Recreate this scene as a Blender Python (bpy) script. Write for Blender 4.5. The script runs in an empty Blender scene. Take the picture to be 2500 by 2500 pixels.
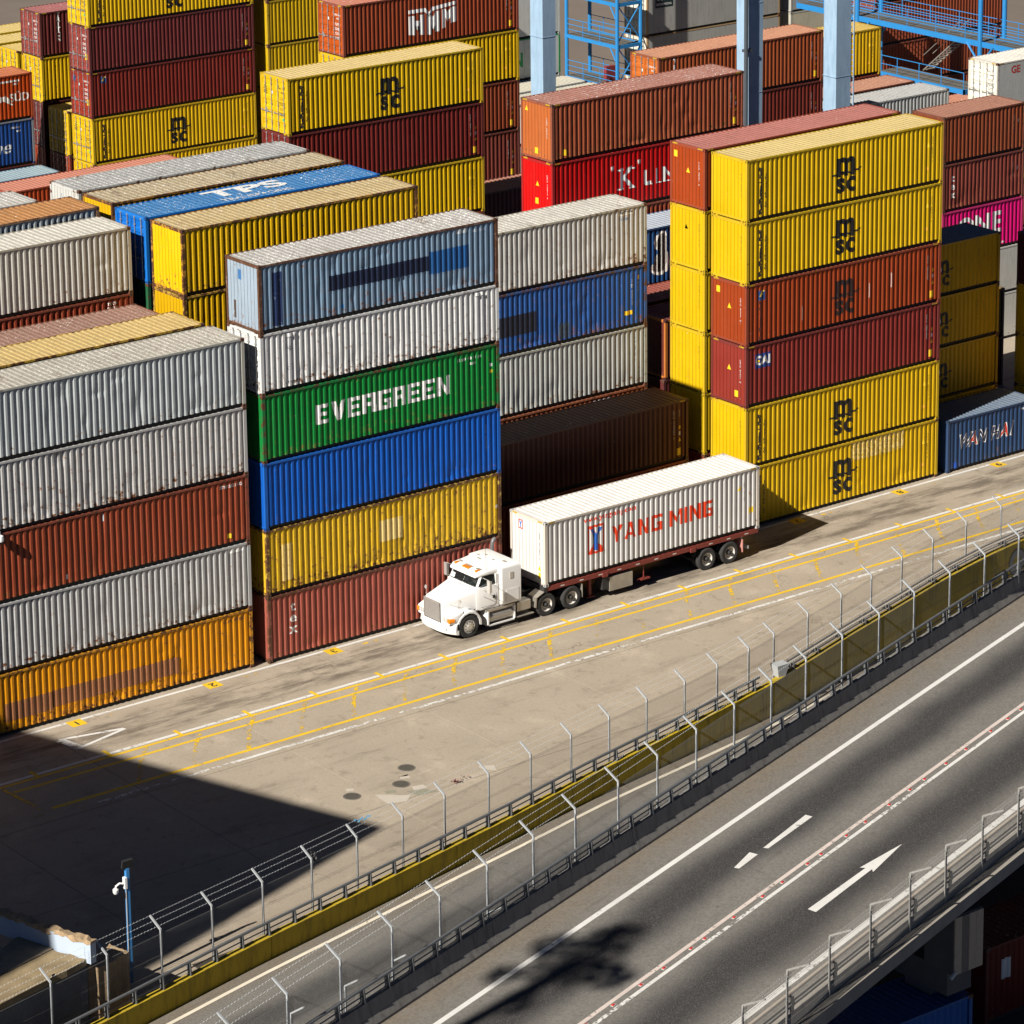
import bpy, bmesh, math, random
from mathutils import Vector, Matrix, noise
random.seed(7)
R = math.radians
SC = bpy.context.scene
COL = SC.collection

# ------------------------------------------------------------------ camera
def cam_axes(yaw, pitch, roll):
    f = Vector((math.sin(yaw)*math.cos(pitch), math.cos(yaw)*math.cos(pitch), -math.sin(pitch)))
    r = Vector((math.cos(yaw), -math.sin(yaw), 0))
    u = r.cross(f)
    c, s = math.cos(roll), math.sin(roll)
    return c*r+s*u, -s*r+c*u, f
CAMPOS = (-77.4897, -117.6164, 54.6556)
_r, _u, _f = cam_axes(0.655526, 0.243775, -0.011529)
cd = bpy.data.cameras.new('camera'); cam = bpy.data.objects.new('camera', cd); COL.objects.link(cam)
cam.matrix_world = Matrix(((_r.x, _u.x, -_f.x, CAMPOS[0]), (_r.y, _u.y, -_f.y, CAMPOS[1]), (_r.z, _u.z, -_f.z, CAMPOS[2]), (0, 0, 0, 1)))
cd.sensor_width = 36.0; cd.lens = 8802.64/2500*36.0
cd.shift_x = 0.0; cd.shift_y = -761.7/2500
cd.clip_start = 1.0; cd.clip_end = 3000
SC.camera = cam

# ------------------------------------------------------------------ light
SUN = Vector((5.36, 1.20, -4.19)).normalized()          # direction the light travels
W = bpy.data.worlds.new('World'); SC.world = W; W.use_nodes = True
wn = W.node_tree.nodes; wl = W.node_tree.links; wn.clear()
sky = wn.new('ShaderNodeTexSky'); sky.sky_type = 'NISHITA'; sky.sun_disc = False
sky.sun_elevation = math.asin(-SUN.z)
sky.sun_rotation = math.atan2(-SUN.x, -SUN.y)
sky.air_density = 0.20; sky.dust_density = 0.0; sky.ozone_density = 2.0
bg = wn.new('ShaderNodeBackground'); bg.inputs[1].default_value = 0.05
wo = wn.new('ShaderNodeOutputWorld')
wl.new(sky.outputs[0], bg.inputs[0]); wl.new(bg.outputs[0], wo.inputs[0])
sl = bpy.data.lights.new('sun', 'SUN'); sl.energy = 5.0; sl.angle = R(0.55); sl.color = (1.0, 0.95, 0.87)
sun = bpy.data.objects.new('sun', sl); COL.objects.link(sun)
sun.rotation_euler = SUN.to_track_quat('-Z', 'Y').to_euler(); sun.location = (-60, -20, 60)
SC.view_settings.view_transform = 'Standard'; SC.view_settings.look = 'None'
SC.view_settings.exposure = 0.60; SC.view_settings.gamma = 1.0
SC.view_settings.use_curve_mapping = False
SC.cycles.max_bounces = 5; SC.cycles.diffuse_bounces = 1; SC.cycles.transparent_max_bounces = 12

# ------------------------------------------------------------------ mesh helpers
class MB:
    def __init__(s): s.v = []; s.f = []; s.m = []; s.uv = None
    def face(s, idx, m=0): s.f.append(tuple(idx)); s.m.append(m)
    def add(s, pts): n = len(s.v); s.v += [tuple(p) for p in pts]; return n
    def quad(s, a, b, c, d, m=0): n = s.add((a, b, c, d)); s.face((n, n+1, n+2, n+3), m)
    def poly(s, pts, m=0): n = s.add(pts); s.face(range(n, n+len(pts)), m)
    def box(s, x0, x1, y0, y1, z0, z1, m=0):
        n = s.add([(x, y, z) for z in (z0, z1) for y in (y0, y1) for x in (x0, x1)])
        for q in ((0, 2, 3, 1), (4, 5, 7, 6), (0, 1, 5, 4), (1, 3, 7, 5), (3, 2, 6, 7), (2, 0, 4, 6)):
            s.face([n+i for i in q], m)
        return s
    def obox(s, c, ax, ay, az, m=0):
        c = Vector(c); ax, ay, az = Vector(ax), Vector(ay), Vector(az)
        n = s.add([c+i*ax+j*ay+k*az for k in (-1, 1) for j in (-1, 1) for i in (-1, 1)])
        for q in ((0, 2, 3, 1), (4, 5, 7, 6), (0, 1, 5, 4), (1, 3, 7, 5), (3, 2, 6, 7), (2, 0, 4, 6)):
            s.face([n+i for i in q], m)
        return s
    def tube(s, p0, p1, r, n=6, m=0, r1=None, cap=True):
        p0, p1 = Vector(p0), Vector(p1); d = (p1-p0)
        if d.length < 1e-6: return s
        d.normalize(); a = d.orthogonal().normalized(); b = d.cross(a)
        r1 = r if r1 is None else r1
        k = s.add([p0+r*(math.cos(2*math.pi*i/n)*a+math.sin(2*math.pi*i/n)*b) for i in range(n)] +
                  [p1+r1*(math.cos(2*math.pi*i/n)*a+math.sin(2*math.pi*i/n)*b) for i in range(n)])
        for i in range(n):
            j = (i+1) % n; s.face((k+i, k+j, k+n+j, k+n+i), m)
        if cap:
            s.face([k+n-1-i for i in range(n)], m); s.face([k+n+i for i in range(n)], m)
        return s
    def path(s, pts, r, n=6, m=0):
        pts = [Vector(p) for p in pts]; rings = []
        for i, p in enumerate(pts):
            d = (pts[min(i+1, len(pts)-1)]-pts[max(i-1, 0)]).normalized()
            a = d.cross(Vector((0, 0, 1)))
            a = d.orthogonal() if a.length < 1e-3 else a
            a.normalize(); b = d.cross(a)
            rings.append(s.add([p+r*(math.cos(2*math.pi*k/n)*a+math.sin(2*math.pi*k/n)*b) for k in range(n)]))
        for q in range(len(rings)-1):
            for i in range(n):
                j = (i+1) % n; s.face((rings[q]+i, rings[q]+j, rings[q+1]+j, rings[q+1]+i), m)
        s.face([rings[0]+n-1-i for i in range(n)], m); s.face([rings[-1]+i for i in range(n)], m)
        return s
    def lathe(s, c, axis, prof, n=24, m=0):
        """prof: list of (along, radius, mat)"""
        c = Vector(c); d = Vector(axis).normalized(); a = d.orthogonal().normalized(); b = d.cross(a)
        rings = []
        for (t, r, *_k) in prof:
            rings.append(s.add([c+d*t+r*(math.cos(2*math.pi*i/n)*a+math.sin(2*math.pi*i/n)*b) for i in range(n)]))
        for q in range(len(prof)-1):
            mm = prof[q][2] if len(prof[q]) > 2 else m
            for i in range(n):
                j = (i+1) % n; s.face((rings[q]+i, rings[q]+j, rings[q+1]+j, rings[q+1]+i), mm)
        return s
    def loft(s, secs, m=0, caps=True, closed=True):
        """secs: list of equal-length rings of points"""
        ks = [s.add(r) for r in secs]; n = len(secs[0])
        for q in range(len(ks)-1):
            for i in range(n if closed else n-1):
                j = (i+1) % n; s.face((ks[q]+i, ks[q]+j, ks[q+1]+j, ks[q+1]+i), m)
        if caps:
            s.face([ks[0]+n-1-i for i in range(n)], m); s.face([ks[-1]+i for i in range(n)], m)
        return s
    def mesh(s, name, nm=1, smooth=False, fix=True):
        me = bpy.data.meshes.new(name); me.from_pydata(s.v, [], s.f)
        for i in range(nm): me.materials.append(None)
        if len(me.polygons): me.polygons.foreach_set('material_index', s.m)
        if s.uv is not None:
            ul = me.uv_layers.new(name='UVMap')
            for l in me.loops: ul.data[l.index].uv = s.uv[l.vertex_index]
        if fix:
            b = bmesh.new(); b.from_mesh(me); bmesh.ops.recalc_face_normals(b, faces=b.faces); b.to_mesh(me); b.free()
        if smooth: 
            me.polygons.foreach_set('use_smooth', [True]*len(me.polygons))
            try: me.set_sharp_from_angle(angle=R(35))
            except Exception: pass
        me.update(); return me

def inst(name, me, mats, parent=None, loc=(0, 0, 0), rot=None, scale=None):
    o = bpy.data.objects.new(name, me); COL.objects.link(o)
    if not isinstance(mats, (list, tuple)): mats = [mats]
    for i, m in enumerate(mats):
        if i < len(o.material_slots):
            o.material_slots[i].link = 'OBJECT'; o.material_slots[i].material = m
    o.location = loc
    if rot is not None: o.rotation_euler = rot
    if scale is not None: o.scale = scale
    if parent is not None: o.parent = parent
    return o
def obj(name, mb, mats, parent=None, loc=(0, 0, 0), rot=None, smooth=False):
    mats = mats if isinstance(mats, (list, tuple)) else [mats]
    return inst(name, mb.mesh(name, len(mats), smooth), mats, parent, loc, rot)
def thing(name, label, cat, loc=(0, 0, 0), rotz=0, group=None):
    o = bpy.data.objects.new(name, None); COL.objects.link(o); o.empty_display_size = 0.3
    o.location = loc; o.rotation_euler = (0, 0, rotz)
    return tag(o, label, cat, group)
def tag(o, label, cat, group=None):
    o['label'] = label; o['category'] = cat
    if group: o['group'] = group
    return o
def struct(o, kind='structure'): o['kind'] = kind; return o

# ------------------------------------------------------------------ materials
MATS = {}
class NT:
    def __init__(s, name):
        s.m = bpy.data.materials.new(name); s.m.use_nodes = True
        s.t = s.m.node_tree; s.n = s.t.nodes; s.n.clear()
        s.out = s.n.new('ShaderNodeOutputMaterial'); s.b = s.n.new('ShaderNodeBsdfPrincipled')
        s.t.links.new(s.b.outputs[0], s.out.inputs[0])
        s.tc = None
    def link(s, a, b): s.t.links.new(a, b)
    def set(s, sock, v):
        if hasattr(v, 'links') or hasattr(v, 'is_output'): s.link(v, sock)
        elif isinstance(v, tuple) and len(v) == 3 and sock.type == 'RGBA': sock.default_value = (*v, 1)
        else: sock.default_value = v
    def coord(s, kind='Object', scale=(1, 1, 1), rand=True):
        if s.tc is None: s.tc = s.n.new('ShaderNodeTexCoord')
        mp = s.n.new('ShaderNodeMapping'); mp.inputs['Scale'].default_value = scale
        s.link(s.tc.outputs[kind], mp.inputs[0])
        if rand:
            oi = s.n.new('ShaderNodeObjectInfo'); k = s.math('MULTIPLY', oi.outputs['Random'], 57.0)
            s.link(k, mp.inputs['Location'])
        return mp.outputs[0]
    def noise(s, vec, scale=5, detail=4, rough=.55, dist=0.0):
        n = s.n.new('ShaderNodeTexNoise'); s.link(vec, n.inputs['Vector'])
        n.inputs['Scale'].default_value = scale; n.inputs['Detail'].default_value = detail
        n.inputs['Roughness'].default_value = rough; n.inputs['Distortion'].default_value = dist
        return n.outputs[0]
    def voro(s, vec, scale=5, feat='F1'):
        n = s.n.new('ShaderNodeTexVoronoi'); s.link(vec, n.inputs['Vector']); n.feature = feat
        n.inputs['Scale'].default_value = scale; return n.outputs[0]
    def math(s, op, a, b=None, clamp=False):
        n = s.n.new('ShaderNodeMath'); n.operation = op; n.use_clamp = clamp
        s.set(n.inputs[0], a)
        if b is not None: s.set(n.inputs[1], b)
        return n.outputs[0]
    def ramp(s, fac, lo, hi, a=0.0, b=1.0):
        n = s.n.new('ShaderNodeMapRange'); n.clamp = True; n.interpolation_type = 'SMOOTHSTEP'
        s.link(fac, n.inputs[0]); n.inputs[1].default_value = lo; n.inputs[2].default_value = hi
        n.inputs[3].default_value = a; n.inputs[4].default_value = b; return n.outputs[0]
    def mix(s, fac, a, b, mode='MIX'):
        n = s.n.new('ShaderNodeMix'); n.data_type = 'RGBA'; n.blend_type = mode
        s.set(n.inputs[0], fac); s.set(n.inputs[6], a); s.set(n.inputs[7], b); return n.outputs[2]
    def bump(s, h, strength=.3, dist=.02):
        n = s.n.new('ShaderNodeBump'); n.inputs['Strength'].default_value = strength; n.inputs['Distance'].default_value = dist
        s.link(h, n.inputs['Height']); s.link(n.outputs[0], s.b.inputs['Normal'])
    def sep(s, vec):
        n = s.n.new('ShaderNodeSeparateXYZ'); s.link(vec, n.inputs[0]); return n.outputs
    def col(s, v): s.set(s.b.inputs['Base Color'], v)
    def rough(s, v): s.set(s.b.inputs['Roughness'], v)
    def metal(s, v): s.set(s.b.inputs['Metallic'], v)
def sc3(c, k): return (c[0]*k, c[1]*k, c[2]*k)
RUST = (0.13, 0.045, 0.015)

def m_plain(name, col, rough=.6, metal=0.0, var=.12, scale=3.0, bump=0.0):
    key = ('plain', name)
    if key in MATS: return MATS[key]
    t = NT(name); v = t.coord(scale=(1, 1, 1)); n = t.noise(v, scale, 5, .6)
    t.col(t.mix(n, sc3(col, 1-var), sc3(col, 1+var))); t.rough(rough); t.metal(metal)
    if bump: t.bump(t.noise(v, scale*6, 4), bump, .02)
    MATS[key] = t.m; return t.m

def m_paint(col, rust=.15, dirt=.3, rough=.42):
    """weathered container paint"""
    g0 = .3*col[0]+.6*col[1]+.1*col[2]; col = tuple(max(.002, (g0+(q-g0)*1.14)*.93) for q in col)
    key = ('paint', col, rust, dirt)
    if key in MATS: return MATS[key]
    t = NT('container_paint'); v = t.coord(); vs = t.coord(scale=(1, 1, .10))
    big = t.noise(v, .8, 3, .5)
    c = t.mix(big, sc3(col, .86), tuple(min(.95, q*1.1+.006) for q in col))
    # chalky fading in soft vertical runs
    g = (col[0]+col[1]+col[2])/3
    fade = t.ramp(t.noise(vs, 3.2, 4, .6), .45, .8, 0, .08)
    c = t.mix(fade, c, (col[0]*.8+.09, col[1]*.8+.085, col[2]*.8+.075))
    # dirt runs
    d = t.ramp(t.noise(vs, 9.0, 5, .65), .50, .78, 0, dirt)
    c = t.mix(d, c, (.07, .055, .04))
    # rust blooms, denser close to the lower rail
    z = t.sep(t.coord(rand=False))[2]
    low = t.ramp(z, .1, 1.0, .10, 0.0)
    rn = t.math('ADD', t.noise(v, 4.5, 8, .68), low)
    rm = t.ramp(rn, .74-.28*rust, .80-.26*rust)
    halo = t.ramp(rn, .66-.28*rust, .78-.26*rust, 0, .45)
    c = t.mix(halo, c, (.30, .15, .06)); c = t.mix(rm, c, RUST)
    # pale scuffs
    sc = t.ramp(t.noise(t.coord(scale=(1, 1, .35)), 14, 3, .5), .74, .78, 0, .6)
    c = t.mix(sc, c, (.55, .53, .5))
    t.col(c); t.rough(t.math('ADD', t.math('MULTIPLY', rm, .35), rough)); t.b.inputs['Specular IOR Level'].default_value = .22
    t.bump(t.noise(v, 1.6, 3, .5), .12, .05)
    MATS[key] = t.m; return t.m

def m_roof(col, speck=.3, stain=.4):
    col = sc3(col, .84); key = ('roof', col, speck, stain)
    if key in MATS: return MATS[key]
    t = NT('container_roof_paint'); v = t.coord(); vy = t.coord(scale=(1, .35, 1))
    c = t.mix(t.noise(v, .7, 4, .6), sc3(col, .82), tuple(min(.9, q*1.12) for q in col))
    fine = t.noise(t.coord(scale=(1, .6, 1)), 11, 5, .7)
    c = t.mix(t.ramp(fine, .44, .66, 0, .25+.5*stain), c, sc3(col, .42))
    s = t.ramp(t.noise(vy, 1.3, 6, .68), .60-.05*stain, .74, 0, stain)
    c = t.mix(s, c, (.11, .075, .045))
    streak = t.ramp(t.noise(t.coord(scale=(1.0, .12, 1)), 3.3, 5, .6), .66, .74, 0, .8*stain)
    c = t.mix(streak, c, (.055, .04, .028))
    wn_ = t.noise(t.coord(scale=(.8, 1, 1)), 13, 3, .6, 1.0)
    w = t.ramp(wn_, .70-.22*speck, .72-.20*speck, 0, .9)
    patch = t.ramp(t.noise(v, .5, 2), .35, .6, .25, 1)
    c = t.mix(t.math('MULTIPLY', w, patch), c, (.78, .75, .70))
    t.col(c); t.rough(.62)
    MATS[key] = t.m; return t.m

def m_frame(col, rust=.5):
    key = ('frame', col, rust)
    if key in MATS: return MATS[key]
    t = NT('container_frame_paint'); v = t.coord()
    n = t.noise(v, 3.5, 7, .7)
    k = t.ramp(n, .74-.36*rust, .82-.34*rust)
    r2 = t.mix(t.noise(v, 18, 4), (.055, .022, .011), (.15, .062, .026))
    c = t.mix(t.noise(v, 1.2, 3), sc3(col, .8), sc3(col, 1.08))
    t.col(t.mix(k, c, r2)); t.rough(.6)
    MATS[key] = t.m; return t.m

def m_decal(col, wear=.35):
    key = ('decal', col, wear)
    if key in MATS: return MATS[key]
    t = NT('decal_paint'); v = t.coord()
    tr = t.n.new('ShaderNodeBsdfTransparent'); mx = t.n.new('ShaderNodeMixShader')
    n = t.ramp(t.noise(v, 9, 6, .7), .66-.30*wear, .72-.28*wear)
    t.col(t.mix(t.noise(v, 2, 3), sc3(col, .85), sc3(col, 1.08))); t.rough(.5)
    t.link(n, mx.inputs[0]); t.link(t.b.outputs[0], mx.inputs[1]); t.link(tr.outputs[0], mx.inputs[2])
    t.link(mx.outputs[0], t.out.inputs[0])
    MATS[key] = t.m; return t.m

def m_roadpaint(col, wear=.5, scale=4.0):
    key = ('road', col, wear, scale)
    if key in MATS: return MATS[key]
    t = NT('road_paint'); v = t.coord('Object', rand=True)
    tr = t.n.new('ShaderNodeBsdfTransparent'); mx = t.n.new('ShaderNodeMixShader')
    n1 = t.noise(v, scale, 8, .75); n2 = t.noise(v, .35, 3, .5)
    s = t.math('ADD', t.math('MULTIPLY', n1, .75), t.math('MULTIPLY', n2, .35))
    k = t.ramp(s, .70-.28*wear, .76-.26*wear)
    c = t.mix(t.noise(v, 1.1, 5), sc3(col, .72), sc3(col, 1.05))
    c = t.mix(t.ramp(t.noise(v, 22, 3), .6, .75, 0, .5), c, sc3(col, .35))
    t.col(c); t.rough(.75)
    t.link(k, mx.inputs[0]); t.link(t.b.outputs[0], mx.inputs[1]); t.link(tr.outputs[0], mx.inputs[2])
    t.link(mx.outputs[0], t.out.inputs[0])
    MATS[key] = t.m; return t.m
# ------------------------------------------------------------------ yard ground
def m_concrete(name='yard_concrete', base=(.40, .335, .255)):
    t = NT(name); v = t.coord(rand=False, kind='Object')
    g = t.n.new('ShaderNodeNewGeometry').outputs['Position']
    mp = t.n.new('ShaderNodeMapping'); t.link(g, mp.inputs[0]); gv = mp.outputs[0]
    mp2 = t.n.new('ShaderNodeMapping'); t.link(g, mp2.inputs[0]); mp2.inputs['Scale'].default_value = (.22, 1, 1); gs = mp2.outputs[0]
    c = t.mix(t.noise(gv, .22, 4, .6), sc3(base, .78), sc3(base, 1.12))
    oi = t.n.new('ShaderNodeObjectInfo'); c = t.mix(t.math('MULTIPLY', oi.outputs['Random'], .22), c, sc3(base, .70))
    sp = t.sep(g)
    # rubber and oil along the driving lane, long smudges
    lane = t.math('MULTIPLY', t.ramp(sp[1], -3.7, -2.9), t.ramp(sp[1], -.5, -1.3))
    sm = t.ramp(t.noise(gs, 1.3, 7, .72), .40, .64, 0, .85)
    c = t.mix(t.math('MULTIPLY', lane, sm), c, (.10, .078, .055))
    c = t.mix(t.ramp(t.noise(gs, .8, 7, .7), .52, .70, 0, .40), c, (.14, .11, .08))
    c = t.mix(t.ramp(t.noise(gv, 1.3, 8, .74), .54, .68, 0, .50), c, (.15, .115, .085))
    c = t.mix(t.ramp(t.noise(gv, .45, 6, .65), .55, .70, 0, .45), c, (.52, .44, .34))
    c = t.mix(t.ramp(t.noise(gv, 9, 6, .78), .50, .66, 0, .42), c, sc3(base, .48))
    c = t.mix(t.ramp(t.noise(gv, 40, 3, .7), .54, .66, 0, .40), c, sc3(base, .52))
    # hairline cracks
    wv = t.n.new('ShaderNodeVectorMath'); wv.operation = 'ADD'; nz = t.n.new('ShaderNodeTexNoise'); t.link(gv, nz.inputs['Vector']); nz.inputs['Scale'].default_value = .9; nz.inputs['Detail'].default_value = 6
    sv = t.n.new('ShaderNodeVectorMath'); sv.operation = 'SCALE'; sv.inputs['Scale'].default_value = 1.6; t.link(nz.outputs['Color'], sv.inputs[0]); t.link(gv, wv.inputs[0]); t.link(sv.outputs[0], wv.inputs[1])
    cr = t.voro(wv.outputs[0], .16, 'DISTANCE_TO_EDGE')
    c = t.mix(t.math('MULTIPLY', t.ramp(cr, .0008, .003, .55, 0.0), t.ramp(t.noise(gv, .12, 2), .53, .60)), c, (.06, .05, .04))
    t.col(c); t.rough(.85); t.bump(t.noise(gv, 30, 4, .7), .25, .01)
    return t.m
M_CON = m_concrete()
M_JOINT = m_plain('joint_grit', (.045, .036, .028), .9)
b = MB(); b.quad((-700, -900, -9.0), (1500, -900, -9.0), (1500, 1500, -9.0), (-700, 1500, -9.0))
struct(obj('ground', b, m_plain('harbour_ground', (.05, .045, .04), .95, 0, .3, .05)))
yard = MB(); YEDGE = [(-60, -32), (-26, -24.45), (-21.2, -23.6), (-11.5, -21.5), (-3.4, -19.75), (1.7, -18.6), (6.4, -17.5), (13.2, -16.0), (19.5, -14.0), (27.8, -11.4), (33, -10.2), (45, -8.6), (140, -2.0)]
yard.poly([(x, y, -.035) for x, y in YEDGE]+[(140, 20, -.035), (-60, 20, -.035)]); yg = struct(obj('yard', yard, M_JOINT))
b = MB(); b.quad((-120, 20, -.03), (1200, 20, -.03), (1200, 1200, -.03), (-120, 1200, -.03))
struct(obj('yard_asphalt', b, m_plain('yard_asphalt', (.15, .12, .095), .95, 0, .3, .12, .2)))
b = MB(); b.quad((-120, -32, -.05), (-60, -32, -.05), (-60, 20, -.05), (-120, 20, -.05)); struct(obj('ground', b, M_CON))
# concrete slabs, each its own piece
def yedge(x):
    for (x0, y0), (x1, y1) in zip(YEDGE, YEDGE[1:]):
        if x0 <= x <= x1: return y0+(y1-y0)*(x-x0)/(x1-x0)
    return -8
SX = [-57.3+6.6*i for i in range(0, 19)]; SX = [-11.1+6.58*i for i in range(-5, 12)]
SY = [-28.2, -21.5, -14.82, -8.12, -1.42, 5.3, 12.0, 18.7]
for i in range(len(SX)-1):
    for j in range(len(SY)-1):
        x0, x1, y0, y1 = SX[i]+.012, SX[i+1]-.012, SY[j]+.012, SY[j+1]-.012
        e0, e1 = yedge(x0)+.02, yedge(x1)+.02
        if y1 <= min(e0, e1)+.05: continue
        ring = [(x0, max(y0, min(e0, y1)), 0), (x1, max(y0, min(e1, y1)), 0), (x1, y1, 0), (x0, y1, 0)]
        if min(e0, e1) > y0 and max(e0, e1) > y1: continue
        m_ = MB(); m_.poly(ring)
        m_.loft([[(a, c, -.03) for a, c, _ in ring], ring], caps=False)
        obj('slab', m_, M_CON, yg)
# ------------------------------------------------------------------ shipping containers
HC, ST, CW = 2.896, 2.591, 2.438
L40, L20 = 12.192, 6.058
PX0 = .17                                    # side panel starts here
def ncorr(L): return round((L-2*PX0)/.279)
def side_off(x, L):
    """inset of the corrugated side from the outer frame plane"""
    n = ncorr(L); p = (L-2*PX0)/n
    u = ((x-PX0)/p) % 1.0
    if x <= PX0 or x >= L-PX0: return .064
    if u < .15: return .064
    if u < .355: return .064-.044*(u-.15)/.205
    if u < .645: return .020
    if u < .85: return .020+.044*(u-.645)/.205
    return .064
def side_breaks(L):
    n = ncorr(L); p = (L-2*PX0)/n; r = []
    for i in range(n): r += [PX0+p*(i+q) for q in (.15, .355, .645, .85)]
    return r
CM = {}
def cmesh(kind, L, H, var=0):
    key = (kind, L, H, var)
    if key in CM: return CM[key]
    b = MB(); me = None
    if kind == 'side':                       # front side, faces -Y
        xs = [PX0]+side_breaks(L)+[L-PX0]
        rows = 2 if var == 0 else 13
        zz = [.18+(H-.08-.18)*i/(rows-1) for i in range(rows)]
        rnd = random.Random(91+var)
        dents = []
        if var:
            for k in range(9 if var < 4 else 16):
                dents.append((rnd.uniform(.4, L-.4), rnd.choice((rnd.uniform(.2, .9), rnd.uniform(.2, H-.3))), rnd.uniform(.10, .45), rnd.uniform(.15, .55), rnd.uniform(-.04, -.01)))
        for z in zz:
            for x in xs:
                o = side_off(x, L); dx = 0
                if var and .19 < z < H-.09:
                    wob = noise.noise((x*1.3, z*1.1, var*3.7))
                    o += .006*abs(wob); dx = .007*noise.noise((x*2.1+9, z*1.7, var*5.1))
                    for (cx, cz, rx, rz, a) in dents:
                        q = ((x-cx)/rx)**2+((z-cz)/rz)**2
                        if q < 4: o -= a*math.exp(-q*1.3)
                    o = max(.004, o)
                b.v.append((x+dx, o, z))
        nx = len(xs)
        for j in range(rows-1):
            for i in range(nx-1): b.face((j*nx+i, j*nx+i+1, (j+1)*nx+i+1, (j+1)*nx+i))
    elif kind == 'sideb':                    # rear side, faces +Y
        xs = [PX0]+side_breaks(L)+[L-PX0]
        for z in (.16, H-.12): b.v += [(x, CW-side_off(x, L), z) for x in xs]
        nx = len(xs)
        for i in range(nx-1): b.face((i+1, i, nx+i, nx+i+1))
    elif kind == 'flatside':                 # reefer: flat skin with fine vertical seams
        n = int(L/.5); w = L/n
        for i in range(n):
            b.box(.12+(L-.24)*i/n+.006, .12+(L-.24)*(i+1)/n-.006, .012, .05, .17, H-.10)
        b.box(.12, L-.12, .03, .06, .16, H-.09)
        b.box(.12, L-.12, CW-.06, CW-.012, .16, H-.09)
    elif kind == 'roof':
        n = round((L-.5)/.285); p = (L-.5)/n; xs = [.03, .25]
        for i in range(n): xs += [.25+p*(i+q) for q in (.18, .36, .66, .84)]
        xs += [L-.25, L-.03]
        def rz(x):
            u = ((x-.25)/p) % 1
            if x <= .25 or x >= L-.25: return H-.012
            if u < .18 or u > .84: return H-.038
            if u < .36: return H-.038+.030*(u-.18)/.18
            if u <= .66: return H-.008
            return H-.008-.030*(u-.66)/.18
        ys = (.05, CW-.05)
        for y in ys: b.v += [(x, y, rz(x+1e-6) if (x > .26 and x < L-.26) else H-.012) for x in xs]
        nx = len(xs)
        for i in range(nx-1): b.face((i, i+1, nx+i+1, nx+i))
    elif kind == 'frame':
        for x0, x1 in ((.0, .15), (L-.15, L)):
            for y0, y1 in ((.004, .12), (CW-.12, CW-.004)): b.box(x0+.004, x1-.004, y0, y1, .13, H-.13)
        b.box(.15, L-.15, .0, .05, H-.085, H-.003); b.box(.15, L-.15, CW-.05, CW, H-.085, H-.003)      # top rails
        b.box(.15, L-.15, .15, .20, .015, .178); b.box(.15, L-.15, CW-.20, CW-.15, .015, .178)        # bottom rails
        for x0, x1 in ((.006, .07), (L-.07, L-.006)):
            b.box(x0, x1, .13, CW-.13, H-.13, H-.006)                    # headers
            b.box(x0, x1, .12, CW-.12, .07, .17)                         # sills
            b.box(x0, x1, .30, .44, -.0, .075); b.box(x0, x1, CW-.44, CW-.30, 0, .075)
    elif kind == 'casting':
        for x0, x1 in ((-.002, .176), (L-.176, L+.002)):
            for y0, y1 in ((-.003, .160), (CW-.160, CW+.003)):
                for z0, z1 in ((0.0, .118), (H-.118, H)):
                    b.box(x0, x1, y0, y1, z0, z1, 0)
                    xm = (x0+x1)/2; zm = (z0+z1)/2; ym = (y0+y1)/2
                    yf = y0-.002 if y0 < 1 else y1+.002
                    xf = x0-.002 if x0 < 1 else x1+.002
                    b.quad((xm-.045, yf, zm-.028), (xm+.045, yf, zm-.028), (xm+.045, yf, zm+.03), (xm-.045, yf, zm+.03), 1)
                    b.quad((xf, ym-.025, zm-.04), (xf, ym+.025, zm-.04), (xf, ym+.025, zm+.04), (xf, ym-.025, zm+.04), 1)
                    if z1 > 1: b.quad((xm-.06, ym-.03, z1+.002), (xm+.06, ym-.03, z1+.002), (xm+.06, ym+.03, z1+.002), (xm-.06, ym+.03, z1+.002), 1)
        me = b.mesh(kind, 2)
    elif kind == 'end':                      # blind end, faces -X; vertical ribs
        n = 9; y0, y1 = .13, CW-.13; p = (y1-y0)/n; ys = [y0]; os = [.072]
        for i in range(n):
            for q, o in ((.05, .072), (.09, .020), (.96, .020), (1.0, .072)): ys.append(y0+p*(i+q)); os.append(o)
        for z in (.165, H-.12): b.v += [(o, y, z) for y, o in zip(ys, os)]
        nx = len(ys)
        for i in range(nx-1): b.face((i+1, i, nx+i, nx+i+1))
    elif kind == 'door':                     # one door leaf (near Y=0 side), faces -X
        y0, y1 = .125, CW/2-.008; zs = [.16]; os = [.022]
        nz = 5; p = (H-.30)/nz
        for i in range(nz):
            z0 = .16+i*p
            for q, o in ((.16, .022), (.24, .048), (.76, .048), (.84, .022)): zs.append(z0+q*p); os.append(o)
        zs.append(H-.13); os.append(.022)
        ya, yb = y0+.07, y1-.06
        for i in range(len(zs)-1):
            b.quad((os[i], yb, zs[i]), (os[i], ya, zs[i]), (os[i+1], ya, zs[i+1]), (os[i+1], yb, zs[i+1]))
        for (c, d) in ((y0, ya), (yb, y1)): b.box(.016, .06, c, d, .16, H-.13)
    elif kind == 'bar':                      # a locking bar with keepers and handle
        b.tube((-.005, 0, .10), (-.005, 0, H-.08), .021, 6)
        for z in (.14, .5, H*.5, H-.45, H-.12): b.box(-.03, .03, -.045, .045, z-.03, z+.03)
        b.box(-.03, -.012, -.02, .34, 1.0, 1.035); b.box(-.028, .02, .30, .37, .97, 1.07)
    elif kind == 'floor':
        b.box(.08, L-.08, .11, CW-.11, .03, .15)
    if me is None: me = b.mesh(kind, 1, False, kind not in ('side', 'sideb', 'roof', 'end', 'door'))
    CM[key] = me; return me

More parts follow.
